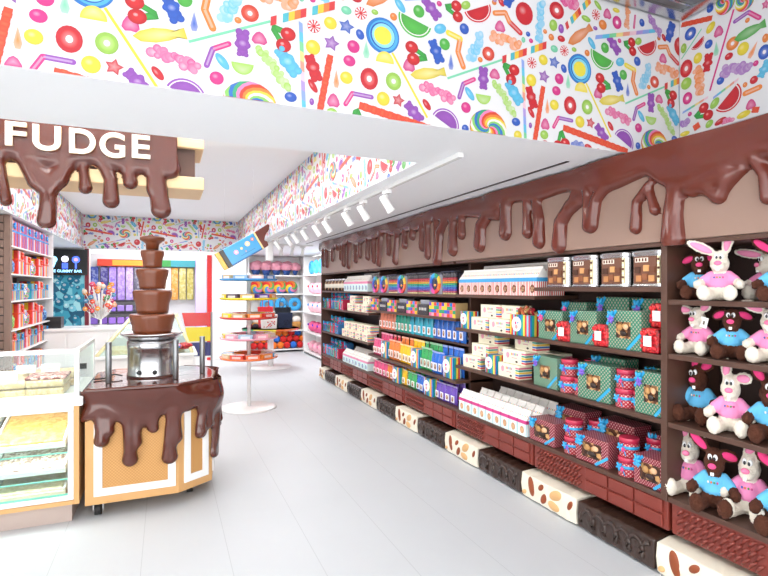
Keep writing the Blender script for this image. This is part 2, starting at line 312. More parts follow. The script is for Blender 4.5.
WALLT = [('slice',0.872,0.893,0.034,0.033,200,'v'),('worm',0.752,0.853,0.951,0.802,0.0145,'R'),('ring',0.812,0.771,0.038,0.039,0,'b'),('ball',0.941,0.749,0.035,0.023,50,'y'),('heart',0.989,0.705,0.029,0.034,0,'m'),('stick',0.752,0.637,0.885,0.768,0.0042,'G'),('slice',0.857,0.698,0.046,0.039,30,'r'),('ball',0.929,0.655,0.025,0.026,0,'b'),('drop',0.975,0.61,0.016,0.043,0,'G'),('ring',1.07,0.597,0.037,0.038,0,'o'),('ball',1.128,0.542,0.033,0.037,0,'y'),('ball',0.861,0.599,0.028,0.033,0,'y'),('ball',1.049,0.532,0.024,0.02,0,'r'),('bear',0.923,0.545,0.051,0.023,80,'r'),('stick',1.077,0.79,0.936,0.371,0.0054,'m'),('ring',0.785,0.565,0.042,0.055,0,'r'),('cluster',0.869,0.455,0.084,0.033,-80,'o'),('ball',0.785,0.471,0.036,0.037,0,'l'),('ring',0.793,0.376,0.032,0.038,0,'m'),('twist',0.76,0.295,0.926,0.338,0.0067,'w'),('twist',0.956,0.321,1.104,0.381,0.0067,'w'),('ball',0.966,0.288,0.035,0.023,50,'l'),('slice',1.035,0.301,0.085,0.088,42,'r'),('cherry',0.891,0.247,0.054,0.056,20,''),('cluster',0.776,0.229,0.029,0.024,0,'v'),('ball',1.0,0.409,0.023,0.023,0,'b'),('cluster',1.091,0.442,0.08,0.036,-12,'v'),('fish',1.164,0.624,0.086,0.035,4,'g'),('worm',1.084,0.717,1.157,0.734,0.0121,'v'),('worm',1.157,0.734,1.215,0.674,0.0121,'m'),('drop',1.183,0.514,0.015,0.046,-30,'o'),('ring',1.24,0.476,0.032,0.04,0,'b'),('ball',1.186,0.344,0.022,0.022,0,'r'),('ball',1.196,0.432,0.015,0.016,0,'m'),('worm',1.14,0.285,1.215,0.293,0.0157,'o'),('heart',1.17,0.214,0.028,0.03,0,'m'),('bear',1.24,0.383,0.044,0.021,60,'c'),('ball',1.131,0.169,0.039,0.019,10,'y'),('swirl',1.028,0.857,0.058,0.071,0,'t'),('swirl',1.138,0.808,0.052,0.058,0,'t'),('cluster',1.042,0.164,0.033,0.017,0,'m'),('ball',0.933,0.175,0.027,0.02,40,'l'),('worm',0.833,0.174,0.872,0.19,0.0182,'R'),('ball',0.776,0.16,0.033,0.015,0,'y'),('ball',0.938,0.863,0.021,0.023,0,'b'),('star',1.246,0.732,0.022,0.029,0,'m'),('ball',1.246,0.549,0.017,0.024,0,'o'),('ball',1.152,0.691,0.013,0.014,0,'o'),('ball',1.139,0.334,0.013,0.015,0,'o'),('worm',1.19,0.16,1.199,0.191,0.0182,'R'),('ball',1.0,0.17,0.037,0.017,20,'r'),('ball',0.809,0.272,0.014,0.014,0,'m'),('ball',0.768,0.699,0.02,0.031,0,'l')]
def shape_polys(c):
    """candy print -> list of (polygon points, edge colour, centre colour)"""
    k = c[0]; out = []
    def ellp(cx, cz, a, b, rot=0, n=18, wob=0):
        r = math.radians(rot); R = []
        for i in range(n):
            t = 2*PI*i/n; f = 1+wob*math.sin(5*t+cx*40)
            x = a*f*math.cos(t); z = b*f*math.sin(t); R.append((cx+x*math.cos(r)-z*math.sin(r), cz+x*math.sin(r)+z*math.cos(r)))
        return R
    W = '#f6f0f2'
    if k in ('stick', 'worm', 'twist'):
        _, x0, z0, x1, z1, w, col = c; d = Vector((x1-x0, z1-z0)); L = d.length; d.normalize(); n = Vector((-d.y, d.x))*w
        def q(t0, t1, f=1, sh=0):
            a = Vector((x0, z0))+d*t0; b = Vector((x0, z0))+d*t1; s = d*sh
            return [tuple(a-n*f-s), tuple(b-n*f-s), tuple(b+n*f+s), tuple(a+n*f+s)]
        if k == 'twist':
            cs = TW if col == 't' else ['#8fa8ea', '#5fc0e4', '#7fd09a', '#f4d98a', '#f0a08a', '#f3c9d8', '#b49be0']
            m = max(4, int(L/(w*1.5))) if col == 't' else max(6, int(L/(w*4.5)))
            for i in range(m): out.append((q(L*i/m, L*(i+1)/m, 1, w*.5), cs[i % len(cs)], cs[i % len(cs)]))
        else:
            base = PC[col]
            if col == 'R':
                m = max(6, int(L/w/1.2)); 
                for i in range(m): out.append((q(L*i/m, L*(i+1)/m, 1+.12*(i % 2)), '#e0452a', mixc('#e0452a', '#f08050', .45 if i % 2 else .2)))
                return out
            out.append((q(0, L), mixc(base, '#803020', .12) if k == 'worm' else base, base))
            if k == 'worm':
                out.append((ellp(x0, z0, w, w, 0, 10), base, base)); out.append((ellp(x1, z1, w, w, 0, 10), base, base))
                out.append((q(L*.02, L*.98, .35), mixc(base, W, .3), mixc(base, W, .3)))
        return out
    _, x, z, a, b, rot, col = c; col1 = PC.get(col, '#d5222b'); dk = mixc(col1, '#201040', .18); lt = mixc(col1, W, .35)
    if k == 'ball': out += [(ellp(x, z, a, b, rot), dk, col1), (ellp(x-a*.2, z+b*.25, a*.45, b*.4, rot, 10), col1, lt)]
    elif k == 'heart': out += [([(x+a*px, z+b*pz) for px, pz in ((0, 1), (.45, .75), (.85, .1), (1, -.5), (.6, -.95), (0, -.85), (-.6, -.95), (-1, -.5), (-.85, .1), (-.45, .75))], dk, lt)]
    elif k == 'drop': 
        r = math.radians(rot); out += [([(x+a*px*math.cos(r)-b*pz*math.sin(r), z+b*pz*math.cos(r)+a*px*math.sin(r)) for px, pz in ((0, 1), (.5, .3), (1, -.5), (.6, -1), (-.6, -1), (-1, -.5), (-.5, .3))], lt, col1)]
    elif k == 'ring': out += [(ellp(x, z, a, b), dk, col1), (ellp(x, z, a*.66, b*.66), col1, lt), (ellp(x, z, a*.28, b*.28, 0, 12), W, W)]
    elif k == 'lolly':
        out += [(ellp(x, z, a, b, 0, 32), '#2a78c8', '#2a78c8'), (ellp(x+a*.05, z, a*.86, b*.86, 0, 32), '#4fb0e4', '#4fb0e4'), (ellp(x, z, a*.74, b*.74, 0, 32), '#1d4fae', '#1d4fae'),
                (ellp(x+a*.03, z, a*.68, b*.68, 0, 32), '#8fdcee', '#8fdcee'), (ellp(x, z, a*.52, b*.5, 0, 28), '#f4e04a', '#efe04a')]
    elif k == 'pepper':
        out += [(ellp(x, z, a, b), '#d5222b', '#d5222b')]
        for i in range(10):
            t = 2*PI*i/10; out.append(([(x+a*.2*math.cos(t), z+b*.2*math.sin(t)), (x+a*.95*math.cos(t-.05), z+b*.95*math.sin(t-.05)), (x+a*.95*math.cos(t+.32), z+b*.95*math.sin(t+.32))], W, W))
    elif k in ('slice', 'half'):
        r = math.radians(rot)
        def hp(f):
            R = []; g = 1.0
            for i in range(17):
                t = PI+PI*i/16; px = a*f*math.cos(t); pz = b*f*math.sin(t); 
                if k == 'half': pz = -pz*1.6+b*.4*0
                R.append((x+px*math.cos(r)-pz*math.sin(r), z+px*math.sin(r)+pz*math.cos(r)))
            return R
        if k == 'half': out += [(hp(1), col1, lt)]
        else: out += [(hp(1), col1, col1), (hp(.9), W, W), (hp(.84), dk, col1)]
    elif k == 'star':
        out.append(([(x+a*(1 if i % 2 == 0 else .55)*math.sin(2*PI*i/10+.2), z+b*(1 if i % 2 == 0 else .55)*math.cos(2*PI*i/10+.2)) for i in range(10)], dk, lt))
    elif k == 'cherry':
        r = math.radians(rot)
        def P(px, pz): px *= a; pz *= b; return (x+px*math.cos(r)-pz*math.sin(r), z+px*math.sin(r)+pz*math.cos(r))
        for e in ((.25, .6), (.45, -.5)):
            out.append(([P(-.95, .45), P(-.8, -.1), P(e[0], e[1]-.25), P(e[0], e[1]+.25)], '#2f8f3a', '#3fae4a'))
        for e in ((.35, .55), (.5, -.5)):
            p = P(*e); out += [(ellp(p[0], p[1], a*.58, b*.56, 0, 16), '#b8141e', '#e02a30'), (ellp(p[0]-a*.1, p[1]+b*.12, a*.16, b*.14, 0, 8), '#f07070', '#fbb0b0')]
    elif k in ('bear', 'cluster', 'fish'):
        r = math.radians(rot)
        def P(px, pz): px *= a; pz *= b; return (x+px*math.cos(r)-pz*math.sin(r), z+px*math.sin(r)+pz*math.cos(r))
        if k == 'fish': out.append(([P(*p) for p in ((-1, -.1), (-.7, .5), (-.2, .85), (.3, .7), (.65, .4), (.95, .8), (1, -.7), (.7, -.4), (.3, -.8), (-.2, -1), (-.75, -.8))], dk, lt))
        elif k == 'bear':
            for px, pz, f in ((-.6, 0, .42), (-.05, 0, .55), (.5, 0, .5), (-.85, .6, .2), (-.85, -.6, .2), (-.1, .85, .25), (-.1, -.85, .25), (.85, .6, .28), (.85, -.6, .28)):
                p = P(px, pz); out.append((ellp(p[0], p[1], a*f, a*f*.95, 0, 12), dk, col1))
            p = P(0, 0); out.append((ellp(p[0], p[1], a*.3, a*.25, 0, 10), col1, lt))
        else:
            rr = random.Random(int(abs(x*1000))+7)
            for i in range(22):
                p = P(-.95+1.9*i/21, rr.uniform(-.6, .6)); f = rr.uniform(.45, .7)*min(a, b)
                out.append((ellp(p[0], p[1], f, f, 0, 10), mixc(col1, W, rr.uniform(0, .3)), mixc(col1, W, rr.uniform(.15, .6))))
    elif k == 'swirl':
        cs = ['#f4d94a', '#ee8a3a', '#e0442e', '#f08ac0', '#3fae7a', '#2f74c8', '#8fd06a', '#f6f0e6']
        out.append((ellp(x, z, a, b, 0, 36), '#e0442e', '#e0442e'))
        K = 16
        for i in range(K):
            pts = []
            for j in range(9):
                f = j/8; t = 2*PI*i/K+2.6*(1-f); pts.append((x+a*f*math.cos(t), z+b*f*math.sin(t)))
            for j in range(8, -1, -1):
                f = j/8; t = 2*PI*(i+1)/K+2.6*(1-f); pts.append((x+a*f*math.cos(t), z+b*f*math.sin(t)))
            for j in range(8):
                q = [pts[j], pts[j+1], pts[16-j], pts[17-j]]
                out.append((q if j else q[:3], cs[i % 8], cs[i % 8]))
    return out
POLYS = {}
def clip(poly, x0, x1, z0, z1):
    for ax, lim, sg in ((0, x0, 1), (0, x1, -1), (1, z0, 1), (1, z1, -1)):
        res = []
        for i in range(len(poly)):
            p, q = poly[i-1], poly[i]; dp = (p[ax]-lim)*sg; dq = (q[ax]-lim)*sg
            if (dp < 0) != (dq < 0):
                t = dp/(dp-dq); res.append((p[0]+(q[0]-p[0])*t, p[1]+(q[1]-p[1])*t))
            if dq >= 0: res.append(q)
        poly = res
        if len(poly) < 3: return []
    return poly
def wallpaper(name, org, ux, nrm, W, H, items, thick=.02, s_off=0, bg='#ebebee', step=None, drift=0):
    """panel: org = lower corner, ux = direction along wall, nrm = facing"""
    b = B(); org = Vector(org); ux = Vector(ux); nrm = Vector(nrm); up = Vector((0, 0, 1))
    fr = [org, org+ux*W, org+ux*W+up*H, org+up*H]; bk = [p-nrm*thick for p in fr]
    b.add(fr+bk, [(0, 1, 2, 3), (7, 6, 5, 4), (0, 4, 5, 1), (1, 5, 6, 2), (2, 6, 7, 3), (3, 7, 4, 0)], bg)
    reps = [0] if step is None else range(-2, int((W+2)/step)+2)
    for n in reps:
        for ci, c in enumerate(items):
            key = (id(items), ci)
            if key not in POLYS: POLYS[key] = shape_polys(c)
            for li, (poly, ce, cc) in enumerate(POLYS[key]):
                dx = s_off+(n*step if step else 0); dz = drift*n
                pl = clip([(p[0]+dx, p[1]+dz) for p in poly], .002, W-.002, .002, H-.002)
                if len(pl) < 3: continue
                h = .0006+.00008*min(li, 60)+.00002*(ci % 30)
                cx = sum(p[0] for p in pl)/len(pl); cz = sum(p[1] for p in pl)/len(pl)
                vs = [org+ux*p[0]+up*p[1]+nrm*h for p in pl]
                if ce == cc: b.add(vs, [tuple(range(len(vs)))], ce)
                else:
                    o = len(b.v); vs.append(org+ux*cx+up*cz+nrm*h); m = len(pl)
                    e = lin(ce); f = lin(cc); d = {o+i: e for i in range(m)}; d[o+m] = f
                    b.add(vs, [(i, (i+1) % m, m) for i in range(m)], d)
    return b.build(name, ('paper',), None, recalc=False)

# ------------------------------------------------------------ camera, world, added fill lights
CAMZ = 1.6
cam = bpy.data.objects.new('camera', bpy.data.cameras.new('camera')); COL.objects.link(cam)
cam.location = (0, 0, CAMZ); cam.rotation_euler = (PI/2, 0, -math.radians(23.06))
cam.data.sensor_width = 36; cam.data.lens = 36*512/768; cam.data.clip_start = .05
SC.camera = cam
SC.view_settings.view_transform = 'Standard'; SC.view_settings.look = 'None'; SC.view_settings.gamma = 1; SC.view_settings.exposure = EXPO
w = bpy.data.worlds.new('World'); SC.world = w; w.use_nodes = True
w.node_tree.nodes['Background'].inputs[0].default_value = (1, 1, 1, 1); w.node_tree.nodes['Background'].inputs[1].default_value = WORLD
def area(name, loc, sx, sy, e, rot=(0, 0, 0), c=(.985, .99, 1)):
    l = bpy.data.lights.new(name, 'AREA'); l.shape = 'RECTANGLE'; l.size = sx; l.size_y = sy; l.energy = e; l.color = c
    o = bpy.data.objects.new(name, l); COL.objects.link(o); o.location = loc; o.rotation_euler = rot; return o
area('added_fill_light', (.6, -.6, 3.2), 3.4, 2.2, L1)  # area fills added for even brightness, not real ceiling fittings
area('added_fill_light', (0, 4.4, 3.08), 2.4, 2.2, L2)
area('added_fill_light', (0, 7.2, 3.08), 2.4, 2.2, L2)
area('added_fill_light', (0, 10.0, 3.08), 2.4, 2.2, L2)
area('added_fill_light', (-.3, 14, 2.9), 2.5, 2, L2*1.8)  # fill added to brighten the back room
area('added_fill_light', (2.6, 11.0, 2.38), .8, 1.6, 55)  # fill added to brighten the niche shelves

area('recess_fill_light', (-.9, 4.25, 2.74), 1.9, .25, UP, (PI, 0, 0))  # unseen uplight added to brighten the recess ceiling
# ------------------------------------------------------------ room shell
def struct(name, b, mats, bevel=0): return tag(b.build(name, mats, None, bevel), kind='structure')
SZ = 2.41; CZ = 3.1; HY = 2.26; HB = 2.97; RX = 1.5; LX = -1.55; FY = 12.0
struct('floor', B().box(-7, -4, -.06, 6, 17, 0), ('floor',))
# front header with wallpaper, the beam under it, and the right-hand soffit
struct('ceiling_beam_front', B().box(-6, HY, SZ, 2.99, HB, 3.6), ('soffit',))
struct('ceiling_soffit_right', B().box(RX, HB+.001, SZ, 3.46, 13.2, 3.2), ('soffit',))
struct('ceiling_soffit_left', B().box(-6, HB+.001, SZ, LX, FY, 3.2), ('soffit',))
struct('ceiling', B().box(LX+.001, HB+.001, CZ, RX-.001, FY-.001, 3.2), ('white',))
struct('ceiling_front', B().box(-6, -3.5, 3.6, 6, HY-.03, 3.7), ('white',))
struct('wall_right', B().box(3.02, -3.5, 0, 3.1, 9.0, 3.6), ('white',))
struct('wall_right_rear', B().box(3.47, 9.0, 0, 3.55, 13.3, 2.405).box(3.1, 9.0, 0, 3.47, 9.05, 2.405), ('white',))
struct('wall_niche', B().box(1.7, 13.21, 0, 3.55, 13.3, 3.2), ('gloss_white',))
struct('wall_left', B().box(-3.1, 2.2, 0, -3.0, FY, 2.405), ('white',))
# far wall with wide opening into the room behind
struct('wall_far', B().box(-3, FY, 0, -1.44, FY+.15, 2.405).box(.94, FY, 0, 1.69, FY+.15, 2.405).box(-3, FY+.001, SZ, RX, FY+.15, 3.2), ('gloss_white',))
struct('wall_far_return', B().box(1.6, FY+.151, 0, 1.69, 13.2, 2.405), ('gloss_white',))
struct('wall_back_room', B().box(-3.4, 15.6, 0, 2, 15.7, 3.2), ('white',))
struct('wall_back_room_left', B().box(-3.5, 12.2, 0, -3.4, 15.7, 3.2), ('white',))
struct('wall_back_room_right', B().box(1.5, 13.35, 0, 1.6, 15.6, 3.2).box(1.5, 12.16, 0, 1.59, 13.35, 3.2), ('white',))
struct('ceiling_back_room', B().box(-3.5, 12.16, 3.0, 1.5, 15.6, 3.1), ('white',))
# wallpaper bands
def moved(items, dz, keep):
    out = []
    for c in items:
        zc = (c[2]+c[4])/2 if c[0] in ('stick', 'worm', 'twist') else c[2]
        if not keep(zc): continue
        c = list(c); c[2] = round(c[2]+dz, 3)
        if c[0] in ('stick', 'worm', 'twist'): c[4] = round(c[4]+dz, 3)
        out.append(tuple(c))
    return out
TILE2 = moved(TILE, .30, lambda z: z < .45)+moved(TILE, -.52, lambda z: .52 <= z <= .74)
P = 1.223
def wp(name, *a, **k): return tag(wallpaper(name, *a, **k), kind='structure')
wp('trim_wallpaper_front', (-2.2, HY-.002, SZ), (1, 0, 0), (0, -1, 0), 5.2, 1.19, TILE, s_off=.955+2.2, step=P, drift=.045, thick=.001)
wp('trim_wallpaper_side', (3.0, HY-.005, SZ), (0, -1, 0), (-1, 0, 0), 2.4, 1.19, WALLT, s_off=-.74, thick=.02, step=2.4)
wp('trim_wallpaper_recess_right', (RX-.001, 2.98, SZ), (0, 1, 0), (-1, 0, 0), 9.0, CZ-SZ-.002, TILE2, s_off=0, step=P, thick=.001)
wp('trim_wallpaper_recess_left', (LX+.001, 2.98, SZ), (0, 1, 0), (1, 0, 0), 9.0, CZ-SZ-.002, TILE2, s_off=.5, step=P, thick=.001)
wp('trim_wallpaper_far', (LX+.003, FY-.002, SZ), (1, 0, 0), (0, -1, 0), RX-LX-.006, CZ-SZ-.002, TILE2, s_off=.15, step=P, thick=.0005)
# metal edged ceiling panel at the top right corner
b = B(); b.box(2.2, -1, 3.30, 2.98, 2.24, 3.34)
struct('ceiling_panel', b, ('steel_dull',))
b = B()
b.box(2.0, 2.16, 3.28, 2.985, 2.235, 3.299); b.box(2.9, -1, 3.28, 2.985, 2.158, 3.299)
for i in range(6): b.box(2.0, 2.1-.28*i, 3.290, 2.898, 2.11-.28*i, 3.2995)
struct('trim_ceiling_frame', b, ('steel',))
# black slot along the soffit
struct('trim_air_slot', B().box(2.35, 2.55, SZ-.004, 2.375, 9.2, SZ-.0005), ('black',))

# ------------------------------------------------------------ poured chocolate relief
def drip_surface(name, strokes, band, u0, u1, v0, v1, res, T, wid, mp, mat, parent=None, k=.02, waves=0, bw=.05):
    nu = int((u1-u0)/res)+1; nv = int((v1-v0)/res)+1
    U, V = np.meshgrid(np.linspace(u0, u1, nu), np.linspace(v0, v1, nv), indexing='ij')
    def field(U, V):
        F = (V-band(U))*.8
        for pts, r in strokes:
            D = np.full(U.shape, 9.0)
            if len(pts) == 1: pts = pts*2
            n = len(pts)-1; s = 0
            for i in range(n):
                (ax, ay), (bx, by) = pts[i], pts[i+1]; dx = bx-ax; dy = by-ay; L = dx*dx+dy*dy+1e-9
                t = np.clip(((U-ax)*dx+(V-ay)*dy)/L, 0, 1)
                rr = r*(.82+.26*((i+t)/n)**2)            # bulging tip
                D = np.minimum(D, np.hypot(U-ax-t*dx, V-ay-t*dy)-rr)
            h = np.clip(.5+.5*(F+D)/k, 0, 1)             # smooth max(F, -D)
            F = F*h+(-D)*(1-h)+k*h*(1-h)
        return F
    F = field(U, V)
    e = res*.5
    gu = (field(U+e, V)-field(U-e, V))/(2*e); gv = (field(U, V+e)-field(U, V-e))/(2*e); g2 = gu*gu+gv*gv+1e-6
    neg = F < 0
    st = np.where(neg, F/g2, 0); st = np.clip(st, -2*res, 0)
    Ux = np.clip(U-st*gu, u0, u1); Vx = np.clip(V-st*gv, v0, v1)
    f = np.clip(F, 0, None); q = 1-np.clip(f/wid, 0, 1)
    H = T*np.sqrt(np.clip(1-q*q, 0, 1))
    if waves: H = H*(1+waves*(np.sin(U*5.1+V*9)*.5+np.sin(U*11.3-V*6+1)*.3+np.sin(V*21+U*3)*.2)*np.clip(f/.12, 0, 1))
    idx = -np.ones(U.shape, int)
    ok = ~neg
    cell = ok[:-1, :-1] | ok[1:, :-1] | ok[1:, 1:] | ok[:-1, 1:]
    us = np.zeros(U.shape, bool)
    us[:-1, :-1] |= cell; us[1:, :-1] |= cell; us[1:, 1:] |= cell; us[:-1, 1:] |= cell
    idx[us] = np.arange(us.sum())
    verts = [mp(a, b_, h) for a, b_, h in zip(Ux[us], Vx[us], H[us])]
    I, J = np.nonzero(cell)
    faces = np.stack([idx[I, J], idx[I+1, J], idx[I+1, J+1], idx[I, J+1]], 1).tolist()
    me = bpy.data.meshes.new(name); me.from_pydata(verts, [], faces)
    me.materials.append(M[mat]); me.polygons.foreach_set('use_smooth', [True]*len(faces)); me.update()
    o = bpy.data.objects.new(name, me); COL.objects.link(o)
    if parent is not None: o.parent = parent
    return o

# ------------------------------------------------------------ the long shelving wall
FD = [([(4.43,2.284),(4.54,2.166),(4.59,1.896)],0.073),([(4.29,2.286),(4.29,1.977)],0.075),([(4.13,2.312),(4.13,2.106)],0.057),([(3.57,2.22),(3.7,2.237),(3.81,2.146),(3.83,1.988)],0.078),([(3.44,2.348),(3.45,2.211),(3.46,2.058)],0.074),([(3.19,2.237),(3.18,2.029)],0.053),([(3.08,2.222),(3.05,2.105),(3.05,1.949)],0.061),([(2.64,2.189),(2.73,2.163),(2.82,2.063),(2.84,1.903)],0.065),([(2.57,2.244),(2.57,2.007)],0.043),([(2.69,2.23),(2.71,2.159)],0.042),([(2.42,2.255),(2.5,2.167),(2.54,2.011)],0.051),([(2.11,2.187),(2.19,2.106),(2.2,1.955)],0.039),([(2.1,2.133),(2.07,2.042)],0.026),([(1.94,2.133),(1.96,2.0),(1.96,1.873)],0.072),([(1.94,2.133),(1.86,2.145),(1.79,2.126),(1.72,2.064)],0.036),([(1.59,2.168),(1.66,2.133),(1.7,2.06)],0.028),([(1.8,2.342),(1.74,2.275),(1.68,2.216),(1.55,2.229),(1.49,2.123),(1.48,2.016)],0.026),([(1.58,2.261),(1.45,2.228)],0.042),([(4.61,2.347),(4.61,1.866)],0.074),([(4.81,2.373),(4.81,1.95)],0.079),([(4.93,2.313),(4.93,2.043)],0.07),([(5.13,2.382),(5.17,2.185)],0.089),([(5.37,2.331),(5.37,2.099)],0.095),([(5.56,2.412),(5.59,2.176),(5.63,1.926)],0.102),([(5.84,2.26),(5.84,2.048)],0.078),([(6.06,2.447),(6.09,2.219),(6.16,1.925)],0.119),([(6.33,2.24),(6.33,1.973)],0.08),([(6.55,2.259),(6.55,2.025)],0.095),([(6.87,2.4),(6.87,2.072)],0.092),([(7.08,2.392),(7.04,2.009)],0.107),([(7.3,2.323),(7.37,1.934)],0.127),([(7.58,2.238),(7.58,1.974)],0.097),([(7.7,2.295),(7.7,2.074)],0.088),([(7.9,2.456),(7.9,2.246)],0.105),([(8.15,2.397),(8.18,2.083)],0.125),([(8.5,2.358),(8.5,1.996)],0.134),([(8.71,2.339),(8.71,2.022)],0.109)]
FX = 2.56
unit_names = [(-.3, 2.0, 'plush rabbit bay'), (2.0, 4.27, 'gift box bay'), (4.27, 6.58, 'rainbow bag bay'), (6.58, 8.9, 'far bay')]
fas = empty('fascia_board', (FX, 4.3, 1.86)); tag(fas, 'taupe fascia above all the shelves with glossy milk chocolate pouring down it', 'sign')
o = B().box(0, -4.6, 0, .44, 4.6, .54).build('board', ('taupe',), fas, .004)
o = B().box(-.006, -4.6, .541, .44, 4.6, .549).build('top_trim', ('steel_dull',), fas)
def strk():
    out = []
    for pts, r in FD:
        rr = min(max(r*.92, .03), .05 if pts[0][0] > 4.6 else .075)
        out.append(([(y, z) for y, z in pts], rr))
    out.append(([(1.84, 2.13), (1.68, 2.16)], .065)); out.append(([(1.9, 2.2), (1.6, 2.24)], .05))
    for y, z, r in [(1.3, 1.99, .05), (1.1, 1.94, .06), (.8, 2.05, .05), (.4, 1.9, .07), (.1, 2.0, .05)]: out.append(([(y, 2.3), (y+.01, z)], r))
    return out
def bandf(Y):
    b0 = 2.245+.022*np.sin(Y*4.3+.6)+.018*np.sin(Y*9.7)
    b0 = b0-.05*np.exp(-((Y-1.5)/.5)**2)-.09*np.exp(-((Y-1.92)/.16)**4)
    return b0
ch = drip_surface('chocolate_drips', strk(), bandf, -.28, 8.88, 1.83, 2.398, .0125, .05, .05,
    lambda a, b_, h: (-.0005-h, a-4.3, b_-1.86), 'choc', fas, k=.035, waves=.5)
# bay carcasses
shelfZ = {0: [.44, .855, 1.235, 1.535], 1: [.44, .86, 1.22], 2: [.44, .70, 1.305, 1.535], 3: [.44, .84, 1.25, 1.55]}
for i, (y0, y1, nm) in enumerate(unit_names):
    c = empty('shelving_bay', (2.6, (y0+y1)/2, 0)); h = (y1-y0)/2
    tag(c, ['dark wood shelving bay holding the plush rabbits', 'dark wood shelving bay holding green dotted gift boxes and tins', 'dark wood shelving bay holding rainbow sweet bags',
            'dark wood shelving bay at the far end holding jars and cartons'][i], 'shelf', 'shelving bays along the right wall')
    B().box(.40, -h+.001, .415, .415, h-.001, 1.858).build('back_panel', ('shelf_back',), c)
    ends = [-h] if i else [-h, h-.05] ; 
    B().box(-.04 if i < 2 else .14, -h+.001, .412, .399, -h+.04, 1.858).build('side_panel', ('shelf',), c, .002)
    if i == 3: B().box(-.04, h-.039, .0, .399, h-.001, 1.858).build('side_panel', ('shelf',), c, .002)
    B().box(-.03, -h+.041, 1.835, .399, h-.04 if i == 3 else h-.001, 1.858).build('top_rail', ('shelf',), c)
    B().box(.2, -h+.001, 0.0, .22, h-.001, .234).build('kick_board', ('shelf_back',), c)
    for z in shelfZ[i]:
        B().box(-.035, (-h+.041 if i < 2 else -h+.001), z-.028, .399, h-.04 if i == 3 else h-.001, z).build('shelf_board', ('shelf',), c, .002)
    if i == 1:
        B().box(-.035, -h+.041, 1.577, .399, -h+1.12, 1.605).build('shelf_board', ('shelf',), c, .002)
        B().box(-.035, -h+1.122, 1.512, .399, h-.001, 1.54).build('shelf_board', ('shelf',), c, .002)
    if i == 2: B().box(.14, -h+.041, 1.02, .399, h-.001, 1.045).build('shelf_board', ('shelf',), c, .002)

# red-brown chocolate bar blocks under the shelves
def chocolate_block():
    r = empty('chocolate_block')
    L = 1.13; H = .175
    B().box(0, -L/2, 0, .30, L/2, H).build('bar_core', ('block',), r, .008)
    b = B()      # moulded squares on the half nearest the camera, 3 x 2
    s0 = -L/2+.03; w = .185
    for k in range(3):
        for j in range(2):
            y = s0+k*(w+.012); z = .01+j*(.075+.008)
            b.box(-.012, y, z, .002, y+w, z+.073)
    b.build('moulded_squares', ('block',), r, .006)
    b = B()      # rippled relief on the far half
    for k in range(13):
        y = .09+k*.034
        for j in range(3):
            z = .025+j*.05
            b.tube([(.0, y+.03, z-.012), (-.008, y+.018, z+.006), (-.008, y+.004, z+.022), (.0, y-.008, z+.028)], [.005, .009, .009, .004], 6)
    b.build('ripple_relief', ('block',), r)
    return r
pb = Proto(chocolate_block)
for k in range(7):
    y = .85+.575+1.15*k
    pb((2.62-.05+.012, y, .239), label='red-brown chocolate bar block under the shelves, %s counting away from the camera' % ORD[k], cat='chocolate bar', group='chocolate bar blocks under the shelves')
def bar_mesh(L, seed, squig):
    b = B(); rr = random.Random(seed); n = 14; sec = []
    for i in range(n+1):
        y = -L/2+L*i/n; e = .003 if i in (0, n) else 0
        w = [rr.uniform(-.005, .005) for _ in range(8)]
        sec.append([(0+e+w[0], y, .012+e), (-.004+w[1]*.6, y, .10), (.0+e+w[2]*.6, y, .185-e+w[3]), (.10, y, .196-e+w[4]), (.2, y, .19-e), (.2, y, .012+e)])
    v = [p for s in sec for p in s]; m = 6
    fs = [(i*m+j, i*m+(j+1) % m, (i+1)*m+(j+1) % m, (i+1)*m+j) for i in range(n) for j in range(m)]
    fs += [tuple(range(m)), tuple(n*m+j for j in range(m))]
    b.add(v, fs)
    return b
def nougat_bar(seed):
    def f():
        r = bar_mesh(.57, seed, 0).build('nougat_bar', ('nougat',), None, .005)
        rr = random.Random(seed)
        def al(y, z, a, w, rot, mt, nm, c=None):
            T = Matrix.Rotation(math.radians(rot), 4, 'X')
            b = B(); b.ell((0.0, y, z), (.013, w*1.35, a*1.3), T=T, n=16, k=10); b.build(nm, (mt,), r)
        al(.17, .11, .055, .024, -12+rr.uniform(-8, 8), 'almond', 'almond'); al(.06, .14, .028, .015, 50, 'almond', 'almond'); al(.03, .07, .038, .02, 35, 'almond', 'almond')
        al(-.09, .135, .052, .026, 60+rr.uniform(-10, 10), 'nut', 'almond_half'); al(-.07, .055, .045, .025, 95, 'nut', 'almond_half'); al(-.23, .12, .03, .014, 30, 'almond', 'almond'); al(.25, .045, .02, .012, 60, 'nut', 'almond_half')
        return r
    return f
def dark_bar():
    r = bar_mesh(.585, 3, 1).build('dark_chocolate_bar', ('dark_bar',), None, .012)
    b = B(); pts = []
    for i in range(60):
        t = i/59; y = -.26+.5*t; pts.append((-.002, y+.03*math.sin(t*34), .1+.05*math.cos(t*34)))
    b.tube(pts, .0125, 6); b.build('swirl_relief', ('dark_bar',), r)
    return r
pd = Proto(dark_bar); pn = Proto(nougat_bar(5)); pn2 = Proto(nougat_bar(9))
y = 2.05-.596; k = 0; cn = cd = 0
for k in range(-2, 11):
    y0 = 2.05+.59*k; ym = y0+.295
    if k % 2 == 0: pd((2.525, ym, 0), label='dark chocolate bar on the floor edge, %s dark one away from the camera' % ORD[cd], cat='chocolate bar', group='dark chocolate bars along the floor'); cd += 1
    else: (pn if cn % 2 else pn2)((2.525, ym, 0), label='white nougat bar with almonds on the floor edge, %s white one from the camera' % ORD[cn], cat='nougat bar', group='almond nougat bars along the floor'); cn += 1
pn((2.525, 8.54+.18, 0), label='short white nougat bar at the far end of the floor row', cat='nougat bar', group='almond nougat bars along the floor', sc=(1, .6, 1))

